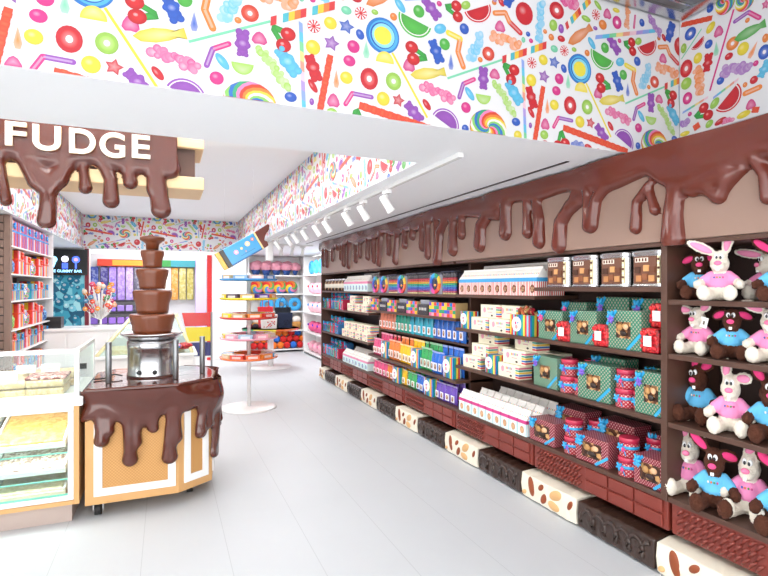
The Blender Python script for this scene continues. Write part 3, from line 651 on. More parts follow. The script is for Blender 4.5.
# ------------------------------------------------------------ FUDGE sign
sg = empty('fudge_sign', (-.6, 4.1, 2.3)); tag(sg, 'oak framed FUDGE sign covered by a dripping chocolate pour above the fudge counter', 'sign')
ox, oy, oz = -.6, 4.1, 2.3
b = B(); X0, X1 = -2.0, .262
b.box(X0-ox, -.05, .335, X1-ox, .42, .425).box(X0-ox, -.05, .03, X1-ox, .42, .125); b.build('frame_rail', ('signwood',), sg, .01)
b = B().box(X0-ox, -.01, .126, .2-ox, .38, .334).build('core_panel', ('shelf',), sg)
SD = [([(-0.968,2.646),(-0.991,2.401),(-0.983,2.309),(-0.964,2.171)],0.026),([(-0.874,2.657),(-0.866,2.451),(-0.803,2.305),(-0.73,2.253),(-0.73,2.139),(-0.738,2.052)],0.041),([(-0.819,2.417),(-0.722,2.292)],0.049),([(-0.673,2.605),(-0.632,2.416),(-0.673,2.344)],0.049),([(-0.522,2.426),(-0.51,2.29)],0.031),([(-0.419,2.495),(-0.357,2.361),(-0.354,2.212)],0.039),([(-0.259,2.491),(-0.232,2.351)],0.036),([(-0.149,2.562),(-0.065,2.406),(-0.033,2.171)],0.049),([(0.001,2.64),(0.02,2.476)],0.058),([(-0.075,2.467),(-0.065,2.324)],0.047)]
sd2 = [([(x-ox, z) for x, z in p], r) for p, r in SD]; sd2 = [(p, r*1.3) for p, r in sd2] + [([(-1.15-ox, 2.5), (-1.15-ox, 2.25)], .04), ([(-1.35-ox, 2.5), (-1.36-ox, 2.15)], .045)]
drip_surface('chocolate_pour', sd2, lambda u: np.where(u > .675, 9, 2.425+.02*np.sin(u*12)), X0-ox, .72, 2.0, 2.71, .009, .045, .05, lambda a, b_, h: (a, -.051-h, b_-oz), 'choc_cart', sg, k=.035, waves=.25)
M['letter'] = solid('cream_letter', '#f1e6d8', .4)
def letter(ch, x, w, h, z):
    cu = bpy.data.curves.new('t', 'FONT'); cu.body = ch; cu.size = 1; cu.offset = .022; cu.extrude = .03; cu.align_x = 'LEFT'
    o = bpy.data.objects.new('t', cu); COL.objects.link(o); bpy.context.view_layer.update()
    me = bpy.data.meshes.new_from_object(o.evaluated_get(bpy.context.evaluated_depsgraph_get())); bpy.data.objects.remove(o)
    xs = [v.co.x for v in me.vertices]; ys = [v.co.y for v in me.vertices]
    sx = w/(max(xs)-min(xs)); sy = h/(max(ys)-min(ys)); mx = min(xs); my = min(ys)
    for v in me.vertices:
        d = v.co.z; v.co = ((v.co.x-mx)*sx+x-ox, -.108-d*.35, (v.co.y-my)*sy+z-oz)
    me.materials.append(M['letter']); me.materials.append(M['signwood'])
    for p in me.polygons: p.material_index = 0 if p.normal.y < -.5 or p.normal.y > .5 else 1
    me.update()
    lt = bpy.data.objects.new('letter', me); COL.objects.link(lt); lt.parent = sg; lt['label'] = 'raised cream letter '+ch
    return lt
for ch, x0, x1, z0, z1 in [('F', -.965, -.845, 2.528, 2.70), ('U', -.817, -.65, 2.515, 2.70), ('D', -.61, -.447, 2.515, 2.70), ('G', -.43, -.268, 2.507, 2.70), ('E', -.232, -.11, 2.52, 2.70)]:
    letter(ch, x0+.012, (x1-x0)*.96, (z1-z0)*.91, z0-.008)
for hx in (-1.2, -.3, .6): B().cyl((hx, .2, .425), (hx, .2, CZ-2.301), .012).build('hanger_rod', ('steel',), sg)

# ------------------------------------------------------------ chocolate fountain cart
ct = empty('fountain_cart', (-.1, 4.5, 0)); tag(ct, 'light oak cart on castors draped in dripping chocolate, carrying the fountain', 'cart')
cx, cy = -.1, 4.5
OUT = [(-.515, 4.05), (.085, 4.05), (.33, 4.22), (.37, 4.55), (.33, 4.78), (.085, 4.95), (-.4, 4.95), (-.515, 4.8)]
loc = lambda p: (p[0]-cx, p[1]-cy)
B().prism([loc(p) for p in OUT], 'z', .095, .86).build('cart_body', ('wood',), ct, .004)
def panel(p, q, z0, z1, m0, m1, parent):
    """white frame and woven infill on the face p->q, margins m0,m1 along it"""
    p = Vector((*loc(p), 0)); q = Vector((*loc(q), 0)); d = (q-p).normalized(); L = (q-p).length; n = Vector((d.y, -d.x, 0))
    def bx(b, a0, a1, c0, c1, t):
        pts = [p+d*a+Vector((0, 0, c))+n*h for h in (.0005, t) for a, c in ((a0, c0), (a1, c0), (a1, c1), (a0, c1))]
        b.add(pts, [(0, 1, 2, 3), (7, 6, 5, 4), (0, 4, 5, 1), (1, 5, 6, 2), (2, 6, 7, 3), (3, 7, 4, 0)])
    a0, a1 = m0, L-m1; w = .052
    b = B(); bx(b, a0, a0+w, z0, z1, .012); bx(b, a1-w, a1, z0, z1, .012); bx(b, a0+w, a1-w, z0, z0+w, .012); bx(b, a0+w, a1-w, z1-w, z1, .012)
    f = b.build('panel_frame', ('gloss_white',), parent); f['label'] = 'white panel frame'
    b = B(); bx(b, a0+w, a1-w, z0+w, z1-w, .004); b.build('woven_panel', ('weave',), parent)
panel(OUT[0], OUT[1], .155, .80, .055, .02, ct); panel(OUT[1], OUT[2], .155, .80, .045, .04, ct); panel(OUT[2], OUT[3], .155, .80, .04, .04, ct)
# chocolate top slab
cen = Vector((-.08, 4.5))
tp = [(cen+(Vector(p)-cen)*1.035) for p in OUT]
b = B().prism([loc(p) for p in tp], 'z', .861, .905); b.build('chocolate_top', ('choc_cart',), ct, .02, seg=4)
# smooth perimeter for the skirt
def perim():
    P_ = [Vector(p) for p in ([OUT[7], OUT[0], OUT[1], OUT[2], OUT[3], OUT[4], OUT[5]])]
    pts = []
    for i in range(len(P_)-1):
        for t in np.linspace(0, 1, 40, endpoint=False): pts.append(P_[i].lerp(P_[i+1], t))
    pts.append(P_[-1])
    for _ in range(25): pts = [pts[0]]+[(pts[i-1]+pts[i]*2+pts[i+1])/4 for i in range(1, len(pts)-1)]+[pts[-1]]
    s = [0]
    for i in range(1, len(pts)): s.append(s[-1]+(pts[i]-pts[i-1]).length)
    return pts, s
PP, PS = perim()
S0 = 0.75     # arc length where the front face begins
def pm(a, b_, h):
    a = min(max(a, PS[0]), PS[-1]-1e-4); i = int(np.searchsorted(PS, a, side='right'))-1; i = min(i, len(PP)-2)
    t = (a-PS[i])/(PS[i+1]-PS[i]); p = PP[i].lerp(PP[i+1], t); d = (PP[min(i+2, len(PP)-1)]-PP[max(i-1, 0)]).normalized(); n = Vector((d.y, -d.x))
    off = .028+h+max(0, b_-.80)*.16
    q = p+n*off; return (q.x-cx, q.y-cy, b_)
cdr = [(.07, .535, .042), (.115, .60, .03), (.245, .385, .047), (.29, .50, .03), (.395, .59, .033), (.50, .37, .048), (.545, .50, .03), (.73, .50, .045), (.80, .55, .035), (.865, .31, .042), (1.12, .5, .04), (1.25, .42, .04), (1.4, .55, .04), ]
cst = [([(S0+u+(.02 if i % 2 else -.015), .72), (S0+u, z+.07), (S0+u, z+.008)], r*1.04) for i, (u, z, r) in enumerate(cdr)]
drip_surface('chocolate_skirt', cst, lambda u: .675+.035*np.sin((u-S0)*13+.5)+.02*np.sin((u-S0)*29), S0-.03, PS[-1]-.01, .2, .893, .0085, .042, .055, pm, 'choc_cart', ct, k=.045, waves=1.3)
for x, y in ((-.44, 4.12), (.17, 4.3), (.22, 4.75), (-.4, 4.85)):
    c = B().box(-.04, -.035, .085, .04, .035, .0945).box(-.034, -.012, .03, -.026, .016, .086).box(.026, -.012, .03, .034, .016, .086).build('caster', ('steel',), ct)
    c.location = (x-cx, y-cy, 0)
    B().cyl((-.022, 0, .038), (.022, 0, .038), .0375, 18).build('wheel', ('rubber',), c)
# guard posts
for x, y in ((-.385, 4.22), (.068, 4.22), (.272, 4.42)):
    p = B().cyl((0, 0, 0), (0, 0, .30), .021, 20).build('guard_post', ('steel_dull',), None, .003); p.location = (x, y, .906)
    tag(p, {(-.385): 'brushed metal guard post on the cart, front left corner', .068: 'brushed metal guard post on the cart beside the steel drum', .272: 'brushed metal guard post on the cart, rightmost of the posts', -.38: 'brushed metal guard post on the cart, at the back left'}[x], 'post', 'guard posts on the fountain cart')
# fountain
fo = empty('chocolate_fountain', (-.1, 4.5, .906)); tag(fo, 'five tier chocolate fountain with a steel base running on the cart', 'chocolate fountain')
B().lathe([(.17, 0), (.186, .0), (.186, .02), (.18, .03), (.18, .215), (.184, .22), (.184, .275), (.17, .285), (.01, .285)], 40).build('steel_drum', ('steel',), fo)
B().lathe([(.12, .286), (.185, .292), (.225, .325), (.232, .33), (.23, .338), (.218, .333), (.18, .312), (.01, .312)], 40).build('drip_bowl', ('steel',), fo)
B().lathe([(.12, .314), (.212, .331), (.1, .336), (.01, .336)], 40).build('chocolate_pool', ('choc_foun',), fo)
tiers = [(.335, .494, .146, .168), (.494, .686, .120, .146), (.686, .854, .098, .120), (.854, 1.0, .070, .088), (1.0, 1.105, .055, .092)]
for j, (z0, z1, r0, r1) in enumerate(tiers):
    h = z1-z0; rim = .018
    pr = [(r0*.95, 0), (r0, h*.15), (r0*1.03, h*.4), (r1*.985, h*.72), (r1, h*.84), (r1*.99, h*.91), (r1*.93, h*.96), (.03, h*.985)]
    if j == 4: pr = [(.045, 0), (.05, h*.45), (.07, h*.6), (.09, h*.72), (.092, h*.9), (.086, h), (.07, h*.97), (.01, h*.93)]
    b = B(); n = 48; vs = []
    for r, z in pr:
        for i in range(n):
            a = 2*PI*i/n; w = 1+(.012*math.sin(a*9+j)+.008*math.sin(a*17+2*j))*(1 if z < h*.8 else .3)
            vs.append((r*w*math.cos(a), r*w*math.sin(a), z0+z))
    b.add(vs, [(q*n+i, q*n+(i+1) % n, (q+1)*n+(i+1) % n, (q+1)*n+i) for q in range(len(pr)-1) for i in range(n)], sm=True)
    b.f.append((tuple(range(n)), '#ffffff', 0, False)); b.f.append((tuple(range((len(pr)-1)*n, len(pr)*n)), '#ffffff', 0, False))
    b.build('fountain_tier', ('choc_foun',), fo)
for kx, ky in ((-.09, -.165), (.02, -.186)): B().ell((kx, ky, .045), (.018, .012, .018)).build('control_knob', ('black',), fo)
cd_ = B().tube([(-.31, 4.42, .925), (-.37, 4.45, .935), (-.43, 4.4, .915), (-.5, 4.38, .915)], .006).build('power_cord', ('black',)); tag(cd_, 'thin black power cord lying on the chocolate cart top behind the left post', 'cord')

# ------------------------------------------------------------ goods on the long shelving
RZ = -PI/2
def P_gable(w, h, d, stripe, bandc, pic, wh='#f2efe9'):
    def f():
        b = B(); hb = h*.62
        b.add([(-w/2, 0, 0), (w/2, 0, 0), (w/2, d, 0), (-w/2, d, 0), (-w/2, 0, hb), (w/2, 0, hb), (w/2, d, hb), (-w/2, d, hb)],
              [(3, 2, 1, 0), (0, 1, 5, 4), (1, 2, 6, 5), (2, 3, 7, 6), (3, 0, 4, 7)], wh, 1)
        r = h*.93
        b.add([(-w/2, 0, hb), (w/2, 0, hb), (w/2, d, hb), (-w/2, d, hb), (-w/2, d/2-.003, r), (w/2, d/2-.003, r), (w/2, d/2+.003, r), (-w/2, d/2+.003, r)],
              [(0, 1, 5, 4), (3, 7, 6, 2), (1, 2, 6, 5), (0, 4, 7, 3), (4, 5, 6, 7)], wh, 0)
        b.box(-w/2, d/2-.003, r, w/2, d/2+.003, h, wh)
        k = (h-hb)/d      # small printed dots on the roof
        for i in range(5):
            x = -w/2+w*(i+.5)/5; y = d*.2; z = hb+(r-hb)*(y/(d/2-.003))
            b.quad([(x-.004, y-.003, z-.002), (x+.004, y-.003, z-.002), (x+.004, y+.0035, z+.007), (x-.004, y+.0035, z+.007)], ['#d84a6a', '#4a90c8', '#e8b84a', '#6ab06a', '#d86a3a'][i])
        o = b.build('gable_carton', ('print', stripe))
        b = B(); b.box(-w/2-.001, -.002, hb*.78, w/2+.001, d+.001, hb*1.0, bandc); b.build('printed_band', ('print',), o)
        b = B(); b.ell((0, -.001, hb*.38), (w*.26, .003, hb*.24), pic, n=10, k=6)
        for i in range(4): b.ell((-w*.12+.08*w*i, -.003, hb*(.3+.12*(i % 2))), (w*.08, .003, w*.08), mixc(pic, '#e8c090', .5), n=6, k=4)
        b.build('sweet_picture', ('print',), o)
        return o
    return f
def P_cream(w, h, d):
    def f():
        b = B(); b.box(-w/2, 0, 0, w/2, d, h, '#efe8cf')
        o = b.build('cream_box', ('print',), None, .002)
        b = B(); cs = ['#d2354a', '#2f6fc0', '#efc23c', '#2c9a90', '#d86a8a']
        for i, c in enumerate(cs): b.box(w/2-.045, -.0015, h*(.1+.16*i), w/2+.0015, d*.98, h*(.1+.16*i+.11), c)
        b.build('rainbow_stripes', ('print',), o)
        b = B(); b.ell((-w*.28, -.001, h*.58), (.022, .002, h*.22), '#e79cae', n=12, k=6)
        for i in range(5): b.box(-w*.12+i*.018, -.0012, h*.6, -w*.12+i*.018+.011, 0, h*.78, ['#e0a04a', '#d06a8a', '#6aa0d0', '#8ab060', '#c06ab0'][i])
        b.box(-w*.10, -.0012, h*.4, w*.14, 0, h*.46, '#d9a0a8'); b.ell((w*.12, -.001, h*.18), (.016, .002, h*.08), '#3a241a', n=8, k=4)
        b.build('front_print', ('print',), o)
        return o
    return f
def circ(b, x, z, r, y, c, n=16): b.add([(x+r*math.cos(2*PI*i/n), y, z+r*math.sin(2*PI*i/n)) for i in range(n)], [tuple(range(n))], c)
def P_stripe_box(w, h, d, fill=None, fillname='wrapped_sweets'):
    def f():
        o = B().box(-w/2, 0, 0, w/2, d, h, m=0).build('striped_box', ('candy_stripe',), None, .002)
        b = B(); r = min(w, h)*.36; b.cyl((-w*.16, 0, h*.55), (-w*.16, -.002, h*.55), r, 20, '#f4f2ee'); circ(b, -w*.2, h*.6, r*.2, -.0026, '#e0447a'); circ(b, -w*.08, h*.62, r*.15, -.0026, '#4a90d0'); circ(b, -w*.16, h*.42, r*.3, -.0026, '#e8a0a0')
        l = b.build('round_label', ('print',), o)
        if fill:
            b = B(); rr = random.Random(3)
            for i in range(26):
                c = rr.choice(fill); T = Euler((rr.uniform(0, 3), rr.uniform(0, 3), rr.uniform(0, 3))).to_matrix().to_4x4()
                x = rr.uniform(-w*.4, w*.4); y = rr.uniform(.02, d-.02)
                b.box(-.028, -.011, -.008, .028, .011, .008, c, T=Matrix.Translation((x, y, h+.005+rr.uniform(0, .06)*(1-abs(x)/(w*.5)))) @ T)
            tag(b.build(fillname, ('gloss',), o), kind='stuff')
        return o
    return f
def bow(b, x, y, z, s, c='#2fa4dc', n=5):
    for i in range(n):
        a = 2*PI*i/n+.3; T = Matrix.Translation((x, y, z)) @ Matrix.Rotation(a, 4, 'Y') @ Matrix.Translation((s*.55, 0, 0))
        b.ell((0, 0, 0), (s*.6, s*.3, s*.28), c, n=8, k=5, T=None) if False else b.lathe([(1e-4, -1), (.8, -.5), (1, .1), (.6, .8), (1e-4, 1)], 8, c=c, T=T @ Matrix.Diagonal((s*.6, s*.35, s*.3, 1)))
def P_gift(w, h, d, mat='green_dots', ros='#7a58c8', wx=.0, wz=.5, ww=.42, wh_=.42):
    def f():
        o = B().box(-w/2, 0, 0, w/2, d, h).build('gift_box', (mat,), None, .004)
        x0 = wx*w; a = ww*w/2; z0 = wz*h; c = wh_*h/2
        fr = B(); pts = [(x0+a*math.cos(t)*1.12, -.001, z0+c*math.sin(t)*1.12) for t in [2*PI*i/14 for i in range(14)]]
        fr.box(x0-a, -.002, z0-c, x0+a, .001, z0+c, m=0); wn = fr.build('window', ('chocs',), o)
        b = B(); b.ell((x0-a*.4, -.006, z0+c*.3), (a*.36, .01, c*.42), '#b98a52', n=8, k=5); b.ell((x0+a*.45, -.006, z0+c*.4), (a*.34, .01, c*.36), '#e3b58c', n=8, k=5); b.ell((x0+a*.1, -.006, z0-c*.4), (a*.5, .01, c*.36), '#2c1a12', n=8, k=5)
        b.build('chocolate_piece', ('print',), wn)
        b = B()      # ribbon crossing two corners
        def rib(p, q, t=.009):
            p = Vector(p); q = Vector(q); e = (q-p).normalized(); n_ = Vector((-e.z, 0, e.x))*t
            b.add([p-n_, q-n_, q+n_, p+n_, p-n_+Vector((0, .003, 0)), q-n_+Vector((0, .003, 0)), q+n_+Vector((0, .003, 0)), p+n_+Vector((0, .003, 0))], [(0, 1, 2, 3), (4, 5, 6, 7), (0, 1, 5, 4), (2, 3, 7, 6)], '#3aa8dd')
        rib((w*.12, -.004, 0), (w*.5, -.004, h*.42)); b.build('ribbon', ('gloss',), o); b = B(); rib((-w*.5, -.004, h*.62), (-w*.2, -.004, h))
        rb = b.build('ribbon', ('gloss',), o)
        b = B(); bow(b, -w*.33, -.018, h*.86, .032); b.build('bow', ('gloss',), rb)
        b = B(); bow(b, -w*.27, -.03, h*.76, .024, ros, 6); b.build('rosette', ('gloss',), o)
        return o
    return f
def P_tin(r, h, ros='#7a58c8'):
    def f():
        o = B().lathe([(r, 0), (r, h*.72)], 24).build('round_tin', ('red_dots',), None, .002)
        # give the side wall real-length print coordinates
        me = o.data; uv = me.uv_layers[0].data
        for p in me.polygons:
            if abs(p.normal.z) > .5: continue
            a0 = math.atan2(p.normal.y, p.normal.x)
            for li in p.loop_indices:
                q = me.vertices[me.loops[li].vertex_index].co; a = math.atan2(q.y, q.x)
                if a-a0 > PI: a -= 2*PI
                if a-a0 < -PI: a += 2*PI
                uv[li].uv = (a*r, q.z)
        B().lathe([(r*1.03, h*.72), (r*1.03, h*.97), (r*.99, h)], 24, c='#c43350').build('lid', ('gloss',), o)
        b = B().lathe([(r*1.04, h*.42), (r*1.05, h*.5), (r*1.04, h*.58)], 24, c='#2fa4dc'); b.tube([(0, -r*1.06, h*.5), (.02, -r*1.1, h*.3), (.03, -r*1.08, h*.1)], .004, 4, '#2fa4dc'); rb = b.build('ribbon', ('gloss',), o)
        b = B(); bow(b, -.01, -r*1.12, h*.5, .026); b.build('bow', ('gloss',), rb)
        b = B(); bow(b, .015, -r*1.2, h*.42, .016, ros, 6); b.build('rosette', ('gloss',), o)
        return o
    return f
def P_pouch(w, h, d):
    def f():
        b = B(); n = 10; pr = [(1, 0), (1.02, .3), (.95, .7), (.9, .95), (.95, 1)]
        o = B().box(-w/2, 0, 0, w/2, d, h).build('sweet_pouch', ('redcandy',), None, .015, seg=3)
        b = B().box(-w*.24, -.013, h*.28, w*.2, -.0105, h*.70, '#f2f2f4'); b.build('white_label', ('print',), o)
        b = B(); rr = random.Random(5)
        for i in range(14): b.ell((rr.uniform(-w*.42, w*.42), -.001, rr.uniform(h*.1, h*.9)), (.012, .008, .012), '#d3202a', n=8, k=5)
        b.build('sweet', ('gloss',), o)['kind'] = 'stuff'
        return o
    return f
def P_bigtin():
    w, h, d = .235, .215, .2
    def f():
        def rr(a, b_, rad=.05, n=5):
            out = []
            for cx_, cy_, t0 in ((a/2-rad, b_/2-rad, 0), (-a/2+rad, b_/2-rad, PI/2), (-a/2+rad, -b_/2+rad, PI), (a/2-rad, -b_/2+rad, 1.5*PI)):
                for i in range(n+1): t = t0+PI/2*i/n; out.append((cx_+rad*math.cos(t), cy_+d/2+rad*math.sin(t)))
            return out
        o = B().prism(rr(w-.01, d-.01), 'z', .012, h-.02).build('chocolate_tin', ('steel',), None)
        B().prism(rr(w, d), 'z', h-.03, h).build('lid', ('steel',), o, .006)
        B().prism(rr(w, d), 'z', 0, .014).build('base_rim', ('steel',), o, .004)
        b = B(); b.box(-.08, .001, .02, .075, .006, h-.035, '#6d4534'); b.box(-.07, -.0005, h*.68, .02, .002, h*.8, '#e9ddcf')
        for i in range(4): b.box(-.064+i*.021, -.001, h*.70, -.064+i*.021+.012, .001, h*.785, '#5b3220')
        for x, z, c in ((-.04, .05, '#b57a4a'), (0, .06, '#8a5232'), (-.05, .10, '#4a2a1c'), (.01, .11, '#d39a62'), (.045, .05, '#c08a58'), (.05, .10, '#6a3c26')): b.box(x-.018, -.006, z-.018, x+.018, .002, z+.018, c)
        b.build('front_label', ('print',), o)
        b = B(); b.box(.078, .002, .02, .094, .02, h-.035, '#e9dcb4')
        for i in range(6): b.ell((.088, .0, .035+i*.025), (.008, .006, .008), ['#f4ecd8', '#5b3220'][i % 2], n=8, k=5)
        b.build('side_label', ('print',), o)
        return o
    return f
def P_bag(w, h, c, pic='#8a5634'):
    def f():
        b = B(); n = 7; d = .055; nx = 5
        prof = [(0, .0), (.8, .04), (1, .3), (.9, .6), (.5, .82), (.06, .9), (.03, 1)]
        vs = []; cd = {}
        wl = mixc(c, '#ffffff', .72); 
        for j, (t, z) in enumerate(prof):
            for sd in (-1, 1):
                for i in range(nx):
                    x = (-.5+i/(nx-1)); bul = (1-(2*x)**2*.8)
                    vs.append((x*w*(1-.05*t), d/2+sd*d/2*t*bul, z*h))
        m = 2*nx
        fs = []
        for j in range(len(prof)-1):
            for i in range(nx-1):
                fs += [(j*m+i, j*m+i+1, (j+1)*m+i+1, (j+1)*m+i), (j*m+nx+i+1, j*m+nx+i, (j+1)*m+nx+i, (j+1)*m+nx+i+1)]
            for e in (0, nx-1): fs.append((j*m+e, j*m+nx+e, (j+1)*m+nx+e, (j+1)*m+e))
        b.add(vs, fs, c, sm=True)
        o = b.build('sweet_bag', ('gloss',), None)
        b = B(); b.box(-w*.3, -.001, h*.14, w*.3, .004, h*.5, wl); b.ell((0, -.002, h*.32), (w*.17, .005, h*.13), pic, n=10, k=6); b.ell((w*.05, -.006, h*.36), (w*.07, .004, h*.06), mixc(pic, '#f0d0a0', .6), n=8, k=5); b.build('sweet_picture', ('print',), o)
        b = B(); b.box(-w*.47, d/2-.004, h*.93, w*.47, d/2+.004, h*1.0, mixc(c, '#ffffff', .25)); b.build('header_strip', ('print',), o)
        return o
    return f
def P_tubes(w, h, d):
    def f():
        b = B(); cs = ['#cdb98a', '#b0506a', '#6a4aa8', '#3a62c0', '#2f8ab0', '#2f9a70', '#d0a83a', '#d0603a', '#b03a4a']
        n = 5
        for i in range(n):
            x = -w/2+w*(i+.5)/n
            for j, c in enumerate(cs): b.lathe([(w/n*.42, h*.08*j), (w/n*.42, h*.08*j+h*.068)], 10, (x, w/n*.5, 0), c)
            b.lathe([(w/n*.36, h*.72), (w/n*.36, h*.93)], 10, (x, w/n*.5, 0), '#4c4a50')
        b.box(-w/2, w/n, 0, w/2, d, h*.9, '#3b3a44')
        o = b.build('sweet_tube_pack', ('gloss',))
        B().box(-w/2, -.004, h*.93, w/2, d*.6, h*.99, '#35343c').build('lid', ('gloss',), o)
        return o
    return f
def P_oval(w, h, d):
    def f():
        b = B(); b.box(-w/2, .012, 0, w/2, d, h*.86, '#8d8f9c'); b.box(-w/2, .01, h*.86, w/2, d*.7, h*.95, '#4a4952'); o = b.build('rainbow_box', ('gloss',))
        b = B(); cs = ['#2f9a70', '#efc23c', '#e8702a', '#d22f3a', '#d84a9a', '#7a4ab8', '#2f62c8', '#2fa4dc']; n = 32
        for i in range(n):
            a0 = 2*PI*i/n+PI/2; a1 = 2*PI*(i+1)/n+PI/2; c = cs[(i*8)//n]; R = []
            for rr in (.62, 1):
                for a in (a0, a1): R.append((-w*.5*.86*rr*math.cos(a), h*.47+h*.46*rr*math.sin(a)))
            b.add([(x, y, z) for y in (-.002, .012) for x, z in (R[0], R[1], R[3], R[2])], [(0, 1, 2, 3), (0, 4, 5, 1), (2, 6, 7, 3)], c)
        b.build('rainbow_ring', ('gloss',), o)
        b = B(); b.ell((0, .008, h*.47), (w*.27, .006, h*.28), '#2c2f3a', n=16, k=6); b.ell((0, .003, h*.4), (w*.12, .004, h*.06), '#e8923a', n=8, k=4); b.build('dark_label', ('gloss',), o)
        return o
    return f
def P_pixel(w, h, d):
    def f():
        b = B(); cs = ['#e84a3a', '#efc23c', '#2f72c8', '#d86a9a', '#3a9a6a', '#e8822a', '#6a4ab8', '#e8a0b0']; nx, nz = 5, 4; rr = random.Random(4)
        b.box(-w/2, .002, 0, w/2, d, h, '#b89a6a')
        for i in range(nx):
            for j in range(nz): b.box(-w/2+w*i/nx+.001, 0, h*j/nz+.001, -w/2+w*(i+1)/nx-.001, .004, h*(j+1)/nz-.001, rr.choice(cs))
        return b.build('sweet_cube_box', ('gloss',))
    return f
def P_black(w, h, d):
    def f():
        o = B().box(-w/2, 0, 0, w/2, d, h*.7, '#2b2b31').build('black_box', ('gloss',), None, .003)
        b = B(); 
        for i in range(5): b.box(-w*.35+i*.15*w, -.0015, h*.3, -w*.35+i*.15*w+.08*w, 0, h*.48, '#c9c4be')
        b.build('printed_letters', ('print',), o)
        B().box(-w*.42, .02, h*.7, w*.42, d, h, '#8f929c').build('clear_lid', ('gloss',), o, .01)
        return o
    return f
def P_jar(r, h):
    def f():
        o = B().lathe([(r*.9, 0), (r, h*.08), (r, h*.7), (r*.8, h*.8), (r*.8, h*.84)], 20).build('sweet_jar', ('chocs',))
        B().lathe([(r*.9, h*.84), (r*.9, h*.98), (r*.85, h)], 20).build('lid', ('steel',), o)
        B().lathe([(r*1.01, h*.25), (r*1.01, h*.6)], 20, c='#e8e2d2').build('paper_band', ('print',), o)
        return o
    return f
def P_fargift(c1, c2, w=.2, h=.16):
    def f():
        o = B().box(-w/2, 0, 0, w/2, .12, h, c1).box(-w*.2, -.002, h*.2, w*.2, .001, h*.7, '#6a3f2a').build('gift_bag', ('gloss',), None, .004)
        b = B(); b.box(-.01, -.004, 0, .01, .122, h+.003, '#2fa4dc'); b.box(-w/2-.002, -.004, h*.75, w/2+.002, .0, h*.85, c2); bow(b, 0, -.008, h*.95, .03); b.build('ribbon', ('gloss',), o)
        return o
    return f
XF = 2.585
def place(P_, y, z, x=XF, rz=0, sc=None, **k):
    return P_((x, y, z+.001), RZ+rz, sc=sc, **k)
def run(P_, y0, y1, z, w, label, cat, group, x=XF, gap=.004, jig=.0, sc=None, rz=0, start=0):
    """a row of the same goods from the far end y1 towards the camera end y0"""
    n = max(1, int((y1-y0+.01)/(w+gap))); st = (y1-y0)/n
    for i in range(n):
        place(P_, y1-st*(i+.5), z, x+rnd.uniform(0, jig), rnd.uniform(-jig, jig)*2+rz, sc, label=label % ORD[i+start], cat=cat, group=group)
    return n

# --- gift box bay
tin = Proto(P_bigtin())
for i, y in enumerate((2.905, 2.655, 2.40, 2.155)):
    place(tin, y, 1.605, x=2.575, label=['square silver lidded chocolate tin, leftmost of the four', 'square silver lidded chocolate tin, second from the left of four', 'square silver lidded chocolate tin, second from the right of four', 'square silver lidded chocolate tin nearest the rabbits'][i], cat='tin', group='silver chocolate tins on the top shelf')
gr = Proto(P_gable(.108, .225, .12, 'pink_stripe', '#3f9fd6', '#7a4a32'))
run(gr, 3.1, 4.22, 1.54, .108, 'red striped gable carton with blue band, front row, %s from the left', 'carton', 'red striped cartons on the top shelf', x=2.575)
run(gr, 3.1, 4.1, 1.541, .108, 'red striped gable carton with blue band, back row, %s from the left', 'carton', 'red striped cartons, back row', x=2.72, sc=(1, 1, 1.17))
cb = Proto(P_cream(.28, .115, .13)); sb = Proto(P_stripe_box(.15, .16, .1)); sb2 = Proto(P_stripe_box(.25, .165, .14, ['#8a3a34', '#b05a3a', '#c9a06a', '#a02a34', '#5b2a20']))
place(sb, 4.13, 1.22, label='rainbow striped box with round white label on the second shelf beside cream boxes', cat='box')
def cream(y, z, lab, x=XF, rz=0): place(cb, y, z, x+.01, rz+rnd.uniform(-.06, .06), label=lab, cat='box', group='cream boxes with rainbow ends')
cream(3.90, 1.22, 'cream box with rainbow end, second shelf, front layer, left one'); cream(3.61, 1.22, 'cream box with rainbow end, second shelf, front layer, right one')
cream(3.78, 1.337, 'cream box with rainbow end, second shelf, resting on the front pair', 2.61); cream(3.55, 1.337, 'cream box with rainbow end, second shelf, upper layer beside the open sweet box', 2.64, .08)
place(sb2, 3.32, 1.22, label='open rainbow striped box heaped with brown wrapped sweets, second shelf', cat='box')
g1 = Proto(P_gift(.27, .235, .13)); g2 = Proto(P_gift(.24, .19, .13, ros='#d84a8a', ww=.42)); po = Proto(P_pouch(.125, .125, .07))
def gift(P_, y, z, lab, x=XF, rz=0, sc=None, grp='green dotted gift boxes'): place(P_, y, z, x+.012, rz+rnd.uniform(-.05, .07), sc, label=lab, cat='gift box', group=grp)
gift(g2, 2.985, 1.22, 'green dotted gift box with blue bow, second shelf, right of the open sweet box', sc=(1, 1, 1.1)); gift(g1, 2.665, 1.22, 'green dotted gift box with blue bow, second shelf, between two red sweet pouches', sc=(.86, 1, .95)); gift(g1, 2.325, 1.22, 'largest green dotted gift box on the second shelf, below the tins', x=2.58, sc=(.96, 1, 1.02))
gift(g2, 2.93, 1.22, 'green dotted gift box lying behind on the second shelf, leftmost at the back', x=2.76, sc=(1, 1, 1.45)); gift(g1, 2.58, 1.22, 'green dotted gift box behind the others on the second shelf, middle one', x=2.76, sc=(1, 1, 1.35)); gift(g1, 2.26, 1.22, 'green dotted gift box behind the largest one on the second shelf', x=2.74, sc=(1, 1, 1.33))
for y, l in ((2.835, 'second shelf, leftmost of three'), (2.50, 'second shelf, middle of three'), (2.13, 'second shelf, nearest the rabbits')): place(po, y, 1.22, 2.578, 0, (.95, 1, 1.15), label='clear pouch of red sweets with white label, '+l, cat='pouch', group='red sweet pouches')
place(po, 2.12, 1.365, 2.64, 0, label='clear pouch of red sweets standing on the pouch nearest the rabbits', cat='pouch', group='red sweet pouches')
